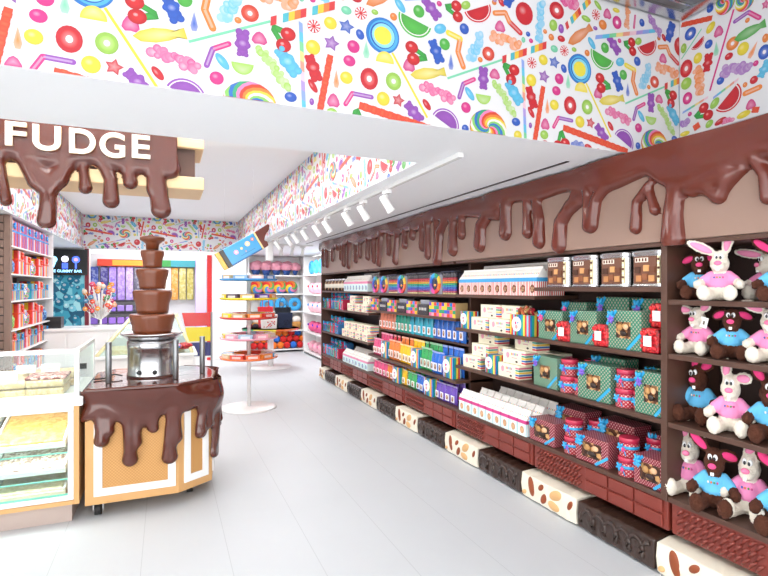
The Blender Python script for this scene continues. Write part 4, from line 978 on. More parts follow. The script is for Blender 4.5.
# third shelf
for j, (y, z, x) in enumerate(((4.03, .86, XF), (3.93, .977, 2.61), (3.88, 1.094, 2.66))): cream(y, z, 'cream box with rainbow end, third shelf, left stack, %s from the bottom' % ORD[j], x)
cream(3.98-.26, .977, 'cream box with rainbow end, third shelf, behind the small striped box', 2.70); 
place(sb, 3.72, .86, label='rainbow striped box with round white label, third shelf, between cream boxes', cat='box')
for j, (y, z, x) in enumerate(((3.48, .86, XF), (3.44, .977, 2.61), (3.36, 1.094, 2.66))): cream(y, z, 'cream box with rainbow end, third shelf, right stack, %s from the bottom' % ORD[j], x)
cream(3.2, .977, 'cream box with rainbow end, third shelf, behind the first green gift box', 2.74)
gift(g1, 3.04, .86, 'green dotted gift box with blue bow, third shelf, beside the cream boxes', sc=(1, 1, .97)); gift(g1, 2.56, .86, 'green dotted gift box with blue bow, third shelf, between two stacks of red tins', x=2.575, sc=(1, 1, 1.0)); gift(g1, 2.125, .86, 'green dotted gift box with blue bow, third shelf, nearest the rabbits', x=2.575, sc=(.8, 1, 1.05))
gift(g2, 2.62, .86, 'green dotted gift box standing behind on the third shelf, middle', x=2.76, sc=(1.2, 1, 1.4)); gift(g2, 2.2, .86, 'green dotted gift box standing behind on the third shelf, at the right', x=2.76, sc=(1, 1, 1.3))
tn = Proto(P_tin(.058, .115)); tn2 = Proto(P_tin(.058, .115, '#d84a8a'))
k = [0]
def tinat(y, z, lab, x): k[0] += 1; o = (tn if k[0] % 2 else tn2)((x, y, z+.001), RZ, label=lab, cat='tin', group='round red dotted tins with blue ribbon'); return o
for base, nm, pos in ((.86, 'third shelf', ((2.84, 'left'), (2.35, 'right'))), (.44, 'bottom shelf', ((2.80, 'left'), (2.33, 'right')))):
    for y, sd in pos:
        tinat(y+.0, base, 'round red dotted tin, %s, %s stack, front of the lower layer' % (nm, sd), 2.64)
        tinat(y-.118, base, 'round red dotted tin, %s, %s stack, lower layer towards the right' % (nm, sd), 2.66)
        tinat(y+.01, base+.116, 'round red dotted tin, %s, %s stack, standing on top' % (nm, sd), 2.66)
        tinat(y-.05, base+.0, 'round red dotted tin, %s, %s stack, lower layer at the back' % (nm, sd), 2.80)
        tinat(y-.07, base+.116, 'round red dotted tin, %s, %s stack, on top at the back' % (nm, sd), 2.80)
# bottom shelf
gt = Proto(P_gable(.1, .2, .1, 'teal_stripe', '#cf3a86', '#c99a72'))
for j in range(3):
    run(gt, 3.22-.02*j, 4.22-.14*j, .44, .1, 'pale teal gable carton with pink band, %s row, %%s from left' % ['front', 'middle', 'back'][j], 'carton', 'pale teal cartons on the bottom shelf', x=2.572+.115*j, sc=(1, 1, 1+.13*j))
m1 = Proto(P_gift(.27, .17, .17, 'maroon_dots', '#3aa8dd', ww=.6, wh_=.6))
for y, l, sx in ((3.06, 'beside the teal cartons', 1), (2.575, 'between two stacks of red tins', .98), (2.13, 'nearest the rabbits', .8)): gift(m1, y, .44, 'maroon dotted gift box with wide window, bottom shelf, '+l, x=2.572, sc=(sx, 1, 1), grp='maroon dotted gift boxes')
for y, l in ((2.98, 'left one'), (2.56, 'middle one'), (2.2, 'right one')): gift(m1, y, .44, 'maroon dotted gift box standing at the back of the bottom shelf, '+l, x=2.77, sc=(1.1 if y > 2.3 else .8, .95, 1.5), grp='maroon dotted gift boxes')

# --- rainbow bag bay
tb = Proto(P_tubes(.26, .235, .12)); ov = Proto(P_oval(.26, .235, .1))
seq = [(6.37, ov), (6.09, ov), (5.82, tb), (5.55, ov), (5.27, tb), (4.99, tb), (4.72, ov), (4.45, tb)]
no = nt_ = 0
for y, p in seq:
    if p is ov: place(p, y, 1.535, label='box with an oval rainbow ring on the top shelf, %s from the left' % ORD[no], cat='box', group='rainbow ring boxes'); no += 1
    else: place(p, y, 1.535, label='clear pack of rainbow banded sweet tubes on the top shelf, %s from the left' % ORD[nt_], cat='sweet pack', group='rainbow tube packs'); nt_ += 1
px_ = Proto(P_pixel(.3, .145, .14)); bk = Proto(P_black(.24, .165, .13))
seq = [(6.40, px_), (6.11, bk), (5.83, px_), (5.55, bk), (5.27, px_), (4.99, bk), (4.71, px_), (4.44, px_)]
a = b_ = 0
for y, p in seq:
    if p is px_: place(p, y, 1.305, sc=(.9, 1, 1), label='box of bright sweet cubes on the second shelf, %s from the left' % ORD[a], cat='box', group='sweet cube boxes'); a += 1
    else: place(p, y, 1.305, label='black box with pale lettering on the second shelf, %s from the left' % ORD[b_], cat='box', group='black boxes on the second shelf'); b_ += 1
bagc = {'pink': '#d9507e', 'red': '#c9303a', 'orange': '#e8803a', 'salmon': '#ea8a6a', 'yellow': '#eebc20', 'green': '#3aa05a', 'teal': '#25a58c', 'cyan': '#35b4cf', 'blue': '#2468c8', 'purple': '#6a4ab0'}
BP = {c: Proto(P_bag(.098, .225, h, )) for c, h in bagc.items()}
BS = {c: Proto(P_bag(.115, .185, h)) for c, h in bagc.items()}
def bags(D, z, segs, rowname, x, st=.1, sc=None, rz=0):
    for c, y1, y0 in segs:
        n = max(1, round((y1-y0)/st))
        for i in range(n):
            o = D[c]((x+rnd.uniform(-.006, .006), y1-(y1-y0)*(i+.5)/n, z+.001), RZ+rnd.uniform(-.08, .08), label='%s sweet bag, %s, %s %s one from the left' % (c, rowname, ORD[i], c), cat='bag', group='%s sweet bags, %s' % (c, rowname), sc=sc)
up = [('salmon', 6.5, 6.0), ('teal', 6.0, 5.6), ('cyan', 5.6, 5.0), ('blue', 5.0, 4.34)]
bags(BP, 1.045, up, 'upper row in front', 2.70, .11, sc=(1.08, 1, 1.03))
bags(BP, 1.046, [('orange', 6.5, 6.0), ('green', 6.0, 5.6), ('cyan', 5.6, 5.0), ('blue', 5.0, 4.34)], 'upper row at the back', 2.80, .11, sc=(1, 1, 1.1))
lo = [('pink', 6.5, 6.2), ('orange', 5.98, 5.65), ('yellow', 5.65, 5.3), ('green', 5.1, 4.85), ('blue', 4.85, 4.6)]
bags(BP, .70, lo, 'middle row in front', 2.60, .085)
bags(BP, .701, [('pink', 6.5, 6.1), ('red', 6.1, 5.85), ('orange', 5.85, 5.5), ('yellow', 5.5, 5.2), ('green', 5.2, 4.8), ('blue', 4.8, 4.36)], 'middle row at the back', 2.70, .1, sc=(1, 1, 1.3))
sbt = Proto(P_stripe_box(.19, .21, .1))
for y, l in ((6.09, 'between pink and orange bags'), (5.2, 'between yellow and green bags'), (4.46, 'beside the blue bags')): place(sbt, y, .70, 2.59, label='rainbow striped box with round white label, middle row '+l, cat='box', group='striped boxes among the bags')
ls = [('pink', 6.5, 6.05), ('orange', 6.05, 5.82), ('yellow', 5.62, 5.45), ('green', 5.45, 5.2), ('blue', 5.2, 5.0), ('purple', 4.75, 4.34)]
bags(BS, .44, ls, 'bottom row', 2.60, .115)
bags(BS, .44, [('pink', 6.5, 6.05), ('orange', 6.05, 5.7), ('yellow', 5.7, 5.45), ('green', 5.45, 5.2), ('blue', 5.2, 4.8), ('purple', 4.8, 4.34)], 'bottom row at the back', 2.70, .115, sc=(1, 1, 1.2))
for y, l in ((5.72, 'between orange and yellow bags'), (4.88, 'between blue and purple bags')): place(sbt, y, .44, 2.59, sc=(1, 1, .9), label='rainbow striped box with round white label, bottom row '+l, cat='box', group='striped boxes among the bags')

# --- far bay
jr = Proto(P_jar(.085, .2))
run(jr, 7.72, 8.82, 1.55, .18, 'glass jar of chocolates with silver lid, top shelf, %s from the left', 'jar', 'jars on the top shelf', x=2.67)
gw = Proto(P_gable(.12, .23, .12, 'teal_stripe', '#e48cb0', '#6a9ac8'))
run(gw, 6.64, 7.68, 1.55, .12, 'white gable carton, far bay top shelf, front row, %s from left', 'carton', 'white cartons, far bay top shelf', x=2.58)
run(gw, 6.64, 7.3, 1.551, .12, 'white gable carton, far bay top shelf, back row, %s from left', 'carton', 'white cartons, far bay top shelf back', x=2.72, sc=(1, 1, 1.15))
fg1 = Proto(P_fargift('#2f9080', '#d84a6a')); fg2 = Proto(P_fargift('#c42f52', '#2f9080')); fg3 = Proto(P_fargift('#3a7ab8', '#d84a8a'))
for z, nm, y0 in ((1.25, 'second shelf', 7.55), (.84, 'third shelf', 7.75), (.44, 'bottom shelf', 7.75)):
    for r in range(2):
        n = 5 if y0 < 7.7 else 4
        for i in range(n):
            y = 8.80-i*.235; p = [fg1, fg2, fg3][(i+r+int(z*10)) % 3]; cn_ = ['teal', 'red', 'blue'][(i+r+int(z*10)) % 3]
            place(p, y-.04*r, z+.001*r, x=2.59+.14*r, rz=rnd.uniform(-.1, .1), sc=(1, 1, 1+.55*r), label='%s gift bag with blue ribbon, far bay %s, %s row, %s from the left' % (cn_, nm, ['front', 'back'][r], ORD[i]), cat='gift bag', group='gift bags in the far bay')
for z, nm, ys in ((1.25, 'second', (7.4, 7.1, 6.81)), (.84, 'third', (7.66, 7.37, 7.08, 6.79))):
    for i, y in enumerate(ys):
        cream(y, z, 'cream box in the far bay, %s shelf, lower layer, %s from the left' % (nm, ORD[i])) 
        if i % 2 == 0 or z < 1: cream(y-.03, z+.117, 'cream box in the far bay, %s shelf, upper layer above the %s box' % (nm, ORD[i]), 2.61)
for j in range(2): run(gw, 6.64, 7.74-.1*j, .44, .12, 'white gable carton, far bay bottom shelf, %s row, %%s from left' % ['front', 'back'][j], 'carton', 'white cartons, far bay bottom shelf', x=2.58+.135*j, sc=(1, 1, .9+.15*j))

# ------------------------------------------------------------ plush rabbits
tex = bpy.data.textures.new('fur_clumps', 'CLOUDS'); tex.noise_scale = .009
def remeshed(b, name, mat, parent, vox, fur=.004, smooth=4):
    o = b.build(name, (mat,), parent)
    m = o.modifiers.new('Remesh', 'REMESH'); m.mode = 'VOXEL'; m.voxel_size = vox; m.use_smooth_shade = True
    s = o.modifiers.new('Smooth', 'SMOOTH'); s.iterations = smooth; s.factor = .5
    if fur:
        d = o.modifiers.new('Fur', 'DISPLACE'); d.texture = tex; d.strength = fur; d.mid_level = .5; d.texture_coords = 'LOCAL'
    return o
def limb(b, p, q, r0, r1, n=7):
    p = Vector(p); q = Vector(q)
    for i in range(n):
        t = i/(n-1); r = r0+(r1-r0)*t; b.ell(p.lerp(q, t), (r, r, r), n=12, k=8)
def rabbit(loc, rz, brown, ears, lean=0, roll=0, label='', scale=1.0, headturn=0, tagcard=False, armup=0, leg=0):
    fur = 'fur_brown' if brown else 'fur_white'
    b = B()
    H = Vector((0, -.012, .196))
    HT = Matrix.Translation(H) @ Matrix.Rotation(headturn, 4, 'Z') @ Matrix.Rotation(roll, 4, 'Y')
    hp = lambda x, y, z: HT @ Vector((x, y, z))
    b.ell((0, 0, .066), (.058, .05, .064)); b.ell((0, 0, .12), (.044, .04, .045))
    b.ell((0, -.004, .155), (.03, .03, .03))
    b.ell(hp(0, 0, .0), (.048, .045, .048), T=Matrix.Rotation(headturn, 4, 'Z')); b.ell(hp(0, -.004, .034), (.037, .036, .036)); b.ell(hp(0, -.034, -.016), (.034, .028, .026), T=Matrix.Rotation(headturn, 4, 'Z'))
    for s in (-1, 1):
        limb(b, (s*.042, 0, .135), (s*.083, -.022, .098+armup), .02, .021); limb(b, (s*.083, -.022, .098+armup), (s*.098, -.05, .085+armup), .022, .026)
        limb(b, (s*.035, -.01, .035), (s*(.058+leg*s*.5), -.085, .03), .033, .03); b.ell((s*(.062+leg*s*.5), -.112, .042), (.035, .026, .041))
    ein = []
    for s, (ang, fwd, ln) in zip((-1, 1), ears):
        ln *= 1.45
        a = math.radians(ang); base = hp(s*.024, .0, .052); d = Vector((s*math.sin(a), -math.sin(math.radians(fwd)), math.cos(a))).normalized()
        q = d.to_track_quat('Z', 'Y'); nrm = Vector((0, -1, 0)); 
        X = d.cross(nrm).normalized(); Yv = d.cross(X).normalized()
        if Yv.y > 0: Yv = -Yv; X = -X
        Rm = Matrix(((X.x, Yv.x, d.x, 0), (X.y, Yv.y, d.y, 0), (X.z, Yv.z, d.z, 0), (0, 0, 0, 1)))
        c = base+d*ln*.55
        b.ell(c, (.029, .013, ln*.6), T=Rm, n=16, k=12); b.ell(base+d*.01, (.016, .012, .02), T=Rm)
        ein.append((c+Vector((0, -.0065, 0))+Yv*.004, Rm, ln))
    o = remeshed(b, 'plush_rabbit', fur, None, .0062, .013 if brown else .009)
    o.location = loc; o.rotation_euler = (0, lean, rz); kx, ky, kz = (.76, .8, .80) if loc[2] > 1.4 else ((.78, .82, .87) if loc[2] > 1 else (.78, .88, .95)); o.scale = (scale*kx, scale*ky, scale*kz)
    tag(o, label, 'plush rabbit', 'plush rabbits on the shelves')
    for c, Rm, ln in ein:
        e = B().ell(c, (.018, .0095, ln*.44), '#ef8fb6' if not brown else '#e83f80', T=Rm, n=14, k=10).build('ear_lining', ('cloth',), o)
    sh = '#ee8fbe' if not brown else '#62b6e2'
    b = B(); b.ell((0, -.001, .108), (.055, .05, .048)); b.ell((0, 0, .084), (.0625, .0545, .036))
    for s in (-1, 1): limb(b, (s*.04, 0, .135), (s*.074, -.016, .106+armup), .0255, .0265, 5)
    # keep the hem and neckline crisp
    sm = M.get('shirt_'+sh)
    if sm is None: sm = M['shirt_'+sh] = solid('pink_jersey' if not brown else 'blue_jersey', sh, .85, bmp=(300, .25, .002, 2))
    s_ = remeshed(b, 'shirt', sm, o, .006, 0, 3); s_['label'] = 'pink shirt' if not brown else 'blue shirt'
    b = B()
    for i, c in enumerate(['#4a6ab0', '#e07a4a', '#5aa05a', '#d0508a']): b.ell((-.021+i*.014, -.0525+abs(i-1.5)*.0018, .123), (.0045, .003, .0055), c if not brown or i != 0 else '#ece6da', n=8, k=5)
    b.build('embroidery', ('cloth',), s_)
    R2 = Matrix.Rotation(headturn, 4, 'Z')
    B().ell(hp(0, -.0625, .002), (.019, .01, .0125), '#f07fa6' if not brown else '#ee4f88', T=R2).build('nose', ('cloth',), o)
    for s in (-1, 1):
        e = B().ell(hp(s*.0125, -.043, .036), (.0105, .0085, .0135), '#f6f6f6', T=R2).build('eye', ('gloss',), o)
        B().ell(hp(s*.0095, -.0505, .032), (.0062, .003, .0085), '#1a1c22', T=R2).build('pupil', ('gloss',), e)
    p = hp(0, -.057, -.031); B().box(p.x-.008, p.y-.003, p.z-.009, p.x+.008, p.y+.004, p.z+.006, '#f4f2ee').build('teeth', ('print',), o, .002)
    if tagcard:
        T = Matrix.Translation(hp(.05, -.02, -.02)) @ Matrix.Rotation(.25, 4, 'Y')
        B().box(-.022, -.001, -.03, .022, .001, .03, '#f4f4f2', T=T).box(-.004, -.0022, -.012, .006, -.001, .008, '#6a5a4a', T=T).build('paper_tag', ('print',), o)
    return o
E_BACK = ((115, -30, .06), (115, -30, .06))
F = RZ+.45
Z1, Z2, Z3, Z4 = 1.536, 1.236, .856, .441
rabbit((2.71, 1.915, Z1), F+.1, True, E_BACK, label='brown plush rabbit in blue shirt, top shelf, leftmost', scale=1.2)
rabbit((2.62, 1.745, Z1), F, False, ((62, 12, .095), (12, 15, .10)), roll=.06, label='cream plush rabbit in pink shirt, top shelf, ears spread wide', scale=1.2)
rabbit((2.84, 1.64, Z1), F-.25, False, ((78, 5, .10), (60, -30, .07)), headturn=-.7, label='cream plush rabbit in pink shirt, top shelf, turned sideways at the right', scale=1.15)
rabbit((2.68, 1.50, Z1), F, True, ((50, 5, .08), (20, 5, .08)), label='brown plush rabbit in blue shirt, top shelf, at the right edge', scale=1.15)
rabbit((2.72, 1.93, Z2), F-.25, False, ((86, 5, .085), (65, 20, .05)), roll=-.1, headturn=-.15, tagcard=True, label='cream plush rabbit wearing a white paper tag, second shelf, leftmost', scale=1.12)
rabbit((2.70, 1.735, Z2), F, True, E_BACK, label='brown plush rabbit in blue shirt, second shelf, middle', scale=1.12)
rabbit((2.72, 1.56, Z2), F-.1, False, ((66, 5, .075), (30, 5, .06)), label='cream plush rabbit in pink shirt, second shelf, at the right edge', scale=1.15)
rabbit((2.76, 1.95, Z3), F-.25, True, ((-28, 10, .07), (70, 25, .06)), lean=.0, roll=-.2, headturn=-.1, label='brown plush rabbit with bright pink ears, third shelf, leftmost, leaning', scale=1.25)
rabbit((2.69, 1.735, Z3), F, False, ((-10, 10, .055), (85, 30, .055)), label='cream plush rabbit in pink shirt, third shelf, middle, one ear curled', scale=1.2)
rabbit((2.72, 1.565, Z3), F+.1, True, ((35, 25, .06), (60, 5, .07)), label='brown plush rabbit in blue shirt, third shelf, at the right edge', scale=1.22)
rabbit((2.73, 1.985, Z4), F-.1, False, ((-5, 5, .065), (42, 0, .05)), label='cream plush rabbit in pink shirt, bottom shelf, leftmost', scale=1.3)
rabbit((2.66, 1.80, Z4), F, True, ((48, 5, .075), (110, -30, .06)), label='brown plush rabbit with one raised ear, bottom shelf, in front', scale=1.28)
rabbit((2.74, 1.67, Z4), F-.15, False, ((-42, 10, .065), (60, 20, .05)), roll=.1, label='cream plush rabbit in pink shirt, bottom shelf, third from the left', scale=1.3)
rabbit((2.70, 1.505, Z4), F, True, ((48, 10, .06), (15, 5, .06)), label='brown plush rabbit with bright pink ears, bottom shelf, at the right edge', scale=1.28)
rabbit((2.84, 1.83, Z4), F+.3, False, E_BACK, label='cream plush rabbit almost hidden behind the front brown one on the bottom shelf', scale=1.05) if False else None

# ------------------------------------------------------------ track lights
tr = empty('track_light_rail', (1.62, 5.7, SZ)); tag(tr, 'long white lighting track along the soffit edge', 'lighting track')
B().box(-.018, -3.07, -.03, .018, 3.07, -.0005).build('track', ('gloss_white',), tr, .003)
def track_head():
    r = empty('track_light')
    B().box(-.02, -.05, -.03, .02, .05, 0).build('adapter', ('gloss_white',), r, .003)
    B().cyl((0, 0, -.03), (0, 0, -.075), .008).build('stem', ('gloss_white',), r)
    h = B().lathe([(.024, -.07), (.03, -.06), (.032, .05), (.036, .06), (.036, .075), (.03, .075), (.028, .055)], 20).build('lamp_head', ('gloss_white',), r)
    h.location = (0, 0, -.105); h.rotation_euler = (0, PI-.6, 0)
    B().lathe([(.0275, .055), (.001, .056)], 16).build('lamp_face', (emis('lamp_glow', '#fff4dc', 6),), h)
    return r
th = Proto(track_head)
def spot(loc, aim, e=30, size=80):
    l = bpy.data.lights.new('track_spot', 'SPOT'); l.energy = e; l.spot_size = math.radians(size); l.spot_blend = .8; l.shadow_soft_size = .05; l.color = (1, .96, .9)
    o = bpy.data.objects.new('track_spot', l); COL.objects.link(o); o.location = loc; o.rotation_euler = (Vector(aim)-Vector(loc)).to_track_quat('-Z', 'Y').to_euler()
for i, y in enumerate((3.75, 4.28, 4.72, 5.4, 5.82, 6.38, 6.88, 7.3, 8.1)):
    th((1.62, y, SZ-.031), 0, label='white track spotlight on the soffit edge, %s counting away from the camera' % ORD[i], cat='spotlight', group='spotlights along the soffit track')
    spot((1.72, y, SZ-.22), (2.7, y, .9), SPOT)
for y in (2.0, 2.9): spot((1.72, y+.2, SZ-.1), (2.75, y-.2, 1.0), SPOT*1.3)  # extra spots with no track head, aimed at the near shelves
t2 = empty('track_light_rail', (2.15, 9.4, SZ)); tag(t2, 'short white lighting track crossing at the far end of the aisle', 'lighting track')
B().box(-.4, -.018, -.03, .4, .018, -.0005).build('track', ('gloss_white',), t2, .003)
for i, x in enumerate((1.95, 2.15, 2.35)): th((x, 9.4, SZ-.031), PI/2, label='white track spotlight on the far crossing track, %s from the left' % ORD[i], cat='spotlight', group='spotlights on the far track')
cb_ = B().box(-.055, -.055, -.34, .055, .055, -.001).build('ceiling_box', ('gloss_white',), None, .01); cb_.location = (1.64, 8.9, SZ); tag(cb_, 'white box hanging from the soffit just right of the hanging chocolate bar', 'ceiling box')

# ------------------------------------------------------------ hanging chocolate bar sign
hb = empty('hanging_chocolate_bar', (.88, 6.5, 2.08)); tag(hb, 'giant hanging chocolate bar in a blue wrapper with gold end, tilted and bitten', 'sign')
hb.rotation_euler = (0, -math.radians(31), math.radians(0))
W2 = .115
B().box(-.235, -.03, -W2, .20, .03, W2, '#3a9ad4').box(-.235, -.0302, -W2, .2, .0302, -W2+.03, '#2a6fae').build('wrapper', ('gloss',), hb, .012)
B().box(-.275, -.031, -W2-.002, -.215, .031, W2+.002, '#2a2624').build('dark_band', ('gloss',), hb, .006)
b = B(); b.box(-.33, -.028, -W2, -.276, .028, W2, '#dfb04a'); b.build('gold_foil_end', ('gloss',), hb, .006)
b = B(); b.box(.2, -.031, -W2-.004, .222, .031, W2+.004, '#e8d49a'); b.build('foil_edge', ('gloss',), hb, .006)
B().prism([(.215, -W2), (.29, -W2+.005), (.30, -.06), (.275, -.03), (.30, .0), (.335, .03), (.40, .06), (.43, .10), (.42, W2+.012), (.215, W2)], 'y', -.027, .027).build('bitten_chocolate', ('choc',), hb, .006)
for x, z, r, c in ((-.1, .01, .028, '#e79cb8'), (-.02, .02, .016, '#e8d06a'), (.07, .035, .032, '#f0d0a0'), (.15, .055, .022, '#c86a6a'), (.01, -.035, .014, '#6a7aa0')):
    b = B(); b.cyl((x, -.0305, z), (x, -.034, z), r, 20, c); b.cyl((x, -.034, z), (x, -.0355, z), r*.5, 16, mixc(c, '#ffffff', .5)); b.build('printed_sweet', ('gloss',), hb)
b = B(); b.box(-.07, -.0312, -.062, .13, -.0302, -.055, '#2a6a9c'); b.build('lettering_line', ('gloss',), hb)
for dx in (-.2, .2):
    wz = .115*math.cos(math.radians(31)); c = B().cyl((0, 0, 0), (0, 0, 1), .0012, 6); o = c.build('cable', ('clear',), hb)
    o.scale = (1, 1, (CZ-2.08-dx*math.sin(math.radians(31))-.1)); o.rotation_euler = (0, math.radians(31), 0); o.location = (dx, 0, .1)

# ------------------------------------------------------------ round tiered display stand
dsd = empty('round_display_stand', (1.02, 7.0, 0)); tag(dsd, 'white pole stand with five round trays of packets on a disc base', 'display stand')
B().lathe([(.36, 0), (.36, .012), (.33, .022), (.03, .03)], 48).build('disc_base', ('gloss_white',), dsd)
B().cyl((0, 0, .028), (0, 0, 1.80), .024, 16).build('pole', ('gloss_white',), dsd)
TC = [(.66, ['#e0673a', '#e0863a', '#3a86b8', '#e8d9b0', '#d94a3a'], '#e0703a', 'orange'), (.92, ['#e9a3b4', '#e8c9b0', '#e6d23c', '#e9b0c0', '#9fc0d8'], '#e7a0b0', 'pink'), (1.19, ['#d8443a', '#b5502f', '#efe13c', '#c09a6a', '#e0863a'], '#c93a34', 'red'), (1.44, ['#e0803a', '#e8c83c', '#5a4a58', '#c9a050', '#6a4aa8'], '#e2ce2e', 'yellow'), (1.69, ['#3a8fcf', '#c9b48a', '#8fb8d8', '#e8c9c0', '#4a6aa0'], '#3a8fcf', 'blue')]
for j, (z, cs, rim, nm) in enumerate(TC):
    t = B().lathe([(.02, 0), (.33, 0), (.375, .012), (.378, .032), (.365, .032), (.35, .02), (.02, .012)], 48, c=rim).build('tray', ('gloss',), dsd); t.location = (0, 0, z); t['label'] = nm+' rimmed tray'
    B().cyl((0, 0, .012), (0, 0, .05), .03, 16).build('tray_collar', ('gloss_white',), t)
    n = 10
    for i in range(n):
        a = 2*PI*i/n+.35*j; c = cs[i % 5]
        b = B().box(-.088, -.07, 0, .088, .06, .058, c); b.box(-.06, -.0712, .012, .06, -.07, .042, mixc(c, '#ffffff', .6)); b.box(-.05, -.03, .058, .05, .03, .059, mixc(c, '#ffffff', .45))
        o = b.build('sweet_packet', ('gloss',), None, .004); o.location = (1.02+.27*math.sin(a), 7.0-.27*math.cos(a), z+.0215); o.rotation_euler = (0, 0, a)
        tag(o, 'flat packet on the %s tray of the round stand, %s rightwards from the front' % (nm, ORD[i]), 'sweet packet', 'packets on the %s tray' % nm)

# second round table behind with bags on it
t = empty('round_table', (1.94, 10.4, 0)); tag(t, 'low round display table with coloured edge on a white disc foot behind the tiered stand', 'table')
B().lathe([(.42, 0), (.42, .015), (.03, .03)], 40).build('foot_disc', ('gloss_white',), t); B().cyl((0, 0, .02), (0, 0, .76), .06, 20).build('column', ('gloss_white',), t)
b = B(); b.lathe([(.05, .76), (.56, .76), (.56, .762)], 48, c='#d8333c'); o = b.build('underside', ('gloss',), t)
b = B(); n = 40; cs = ['#2f9a6a', '#e8d23c', '#e8703a', '#d8333c', '#d8333c', '#e79ab0', '#d8333c', '#c93a5a']
for i in range(n):
    a0 = 2*PI*i/n; a1 = 2*PI*(i+1)/n
    p = [(.565*math.cos(a), .565*math.sin(a)) for a in (a0, a1)]
    b.add([(x, y, z) for z in (.763, .80) for x, y in p], [(0, 1, 3, 2)], cs[int((i/n*8+4)) % 8])
b.lathe([(.565, .80), (.01, .80)], 40, c='#f2ece6'); b.build('coloured_rim_top', ('gloss',), t)
def tote(c1, c2, w, h):
    def f():
        b = B(); b.add([(-w/2, -.06, 0), (w/2, -.06, 0), (w/2, .06, 0), (-w/2, .06, 0), (-w*.58, -.03, h), (w*.58, -.03, h), (w*.58, .03, h), (-w*.58, .03, h)], [(3, 2, 1, 0), (0, 1, 5, 4), (1, 2, 6, 5), (2, 3, 7, 6), (3, 0, 4, 7), (4, 5, 6, 7)], c1)
        rr = random.Random(2)
        for i in range(16): b.ell((rr.uniform(-w*.4, w*.4), -.05+.015*0, rr.uniform(h*.1, h*.5)), (.014, .012, .014), c2, n=8, k=5)
        o = b.build('tote_bag', ('cloth',), None, .01)
        B().tube([(-w*.25, -.02, h*.95), (-w*.22, -.02, h*1.35), (0, -.02, h*1.6), (w*.22, -.02, h*1.35), (w*.25, -.02, h*.95)], .008, 6, c2).build('handle', ('cloth',), o)
        return o
    return f
for x, y, p, l, c in ((1.86, 10.15, tote('#efe6e2', '#d8333c', .28, .28), 'white and red sweet shop tote bag on the low round table', 0), (1.84, 10.42, tote('#d8333c', '#c02a34', .26, .42), 'red tote bag with tall handles standing behind on the round table', 0), (2.2, 10.25, tote('#28304a', '#1a2030', .26, .30), 'navy tote bag at the right of the round table', 0), (2.22, 10.55, tote('#20242c', '#3a3a44', .28, .40), 'black tote bag at the back right of the round table', 0)):
    o = p(); o.location = (x, y, .802); tag(o, l, 'bag')
def sweetpile(x, y, z, c, l):
    b = B(); rr = random.Random(int(x*100))
    for i in range(7): b.ell((rr.uniform(-.07, .07), rr.uniform(-.05, .05), .03+rr.uniform(0, .05)), (.04, .035, .03), rr.choice(c), n=10, k=6)
    o = b.build('plush_sweet', ('cloth',)); o.location = (x, y, z); tag(o, l, 'plush sweet')
for i, x in enumerate((1.50, 1.62, 1.73)): 
    o = B().ell((0, 0, .05), (.06, .05, .05), ['#7a2a44', '#3a2a34', '#a0324a'][i]).build('plush_ball', ('cloth',)); o.location = (x, 10.25, .801); tag(o, 'dark %s round plush on the low round table, %s from the left' % (['maroon', 'plum', 'crimson'][i], ORD[i]), 'plush toy')

# ------------------------------------------------------------ niche shelves with plush
nu = empty('niche_shelf_unit', (2.52, 12.95, 0)); tag(nu, 'white shelf unit filled with sweet shaped plush at the end of the aisle', 'shelf')
NS = [.08, .55, 1.02, 1.46, 1.92]
B().box(-.70, -.24, 0, -.66, .24, 2.40).build('side_panel', ('gloss_white',), nu); B().box(.68, -.26, 0, .90, .24, 2.40).build('end_pillar', ('gloss_white',), nu); B().box(-.659, .2, 0, .679, .24, 2.40).build('back_panel', ('gloss_white',), nu)
for z in NS: B().box(-.659, -.24, z-.03, .679, .199, z).build('shelf_board', ('gloss_white',), nu)
def swirl_disc(r=.16):
    b = B(); n = 24; K = 5; cs = ['#e23a34', '#efc83a', '#4a9ad8', '#e88ab8', '#6ab86a', '#e8803a']
    rings = [0.02, .25, .5, .75, 1]
    for i in range(n):
        for j in range(4):
            p = []
            for f, aa in ((rings[j], i), (rings[j+1], i), (rings[j+1], i+1), (rings[j], i+1)):
                a = 2*PI*aa/n+2.2*f; y = -.07*math.sqrt(max(0, 1-f*f*.98)); p.append((r*f*math.cos(a), y, r+r*f*math.sin(a)))
            b.add(p+[(q[0], .05, q[2]) for q in p], [(0, 1, 2, 3), (7, 6, 5, 4), (1, 5, 6, 2)], cs[(i//4) % 6], sm=True)
    return b.build('lollipop_plush', ('cloth',))
sd_ = Proto(swirl_disc)
def cotton():
    b = B(); rr = random.Random(1); b.ell((0, 0, .21), (.125, .12, .12))
    for i in range(14):
        a = rr.uniform(0, 6.3); e = rr.uniform(-.5, 1); b.ell((.09*math.cos(a), .085*math.sin(a), .21+.075*e), (.055, .055, .055))
    o = remeshed(b, 'cotton_candy_plush', solid('pink_plush', '#eba3b4', .95, bmp=(120, .6, .01, 3)), None, .012, .006)
    B().lathe([(.03, 0), (.09, .14)], 14, c='#3a5a9a').build('cone', ('cloth',), o)
    return o
cp = Proto(cotton)
for j in range(2):
    for i in range(5): cp((2.0+.255*i+.1*j, 12.86+.14*j, NS[4]+.001+.0*j), 0, 'pink cotton candy plush on the top niche shelf, %s row, %s from the left' % (['front', 'back'][j], ORD[i]), 'plush toy', 'cotton candy plush', sc=(1, 1, 1+.12*j)) if not (j and i == 4) else None
for j in range(2):
    for i in range(4): sd_((2.05+.29*i+.13*j, 12.86+.16*j, NS[3]+.001), 0, 'round rainbow swirl plush, second niche shelf, %s row, %s from the left' % (['front', 'back'][j], ORD[i]), 'plush toy', 'swirl plush') if not (j and i == 3) else None
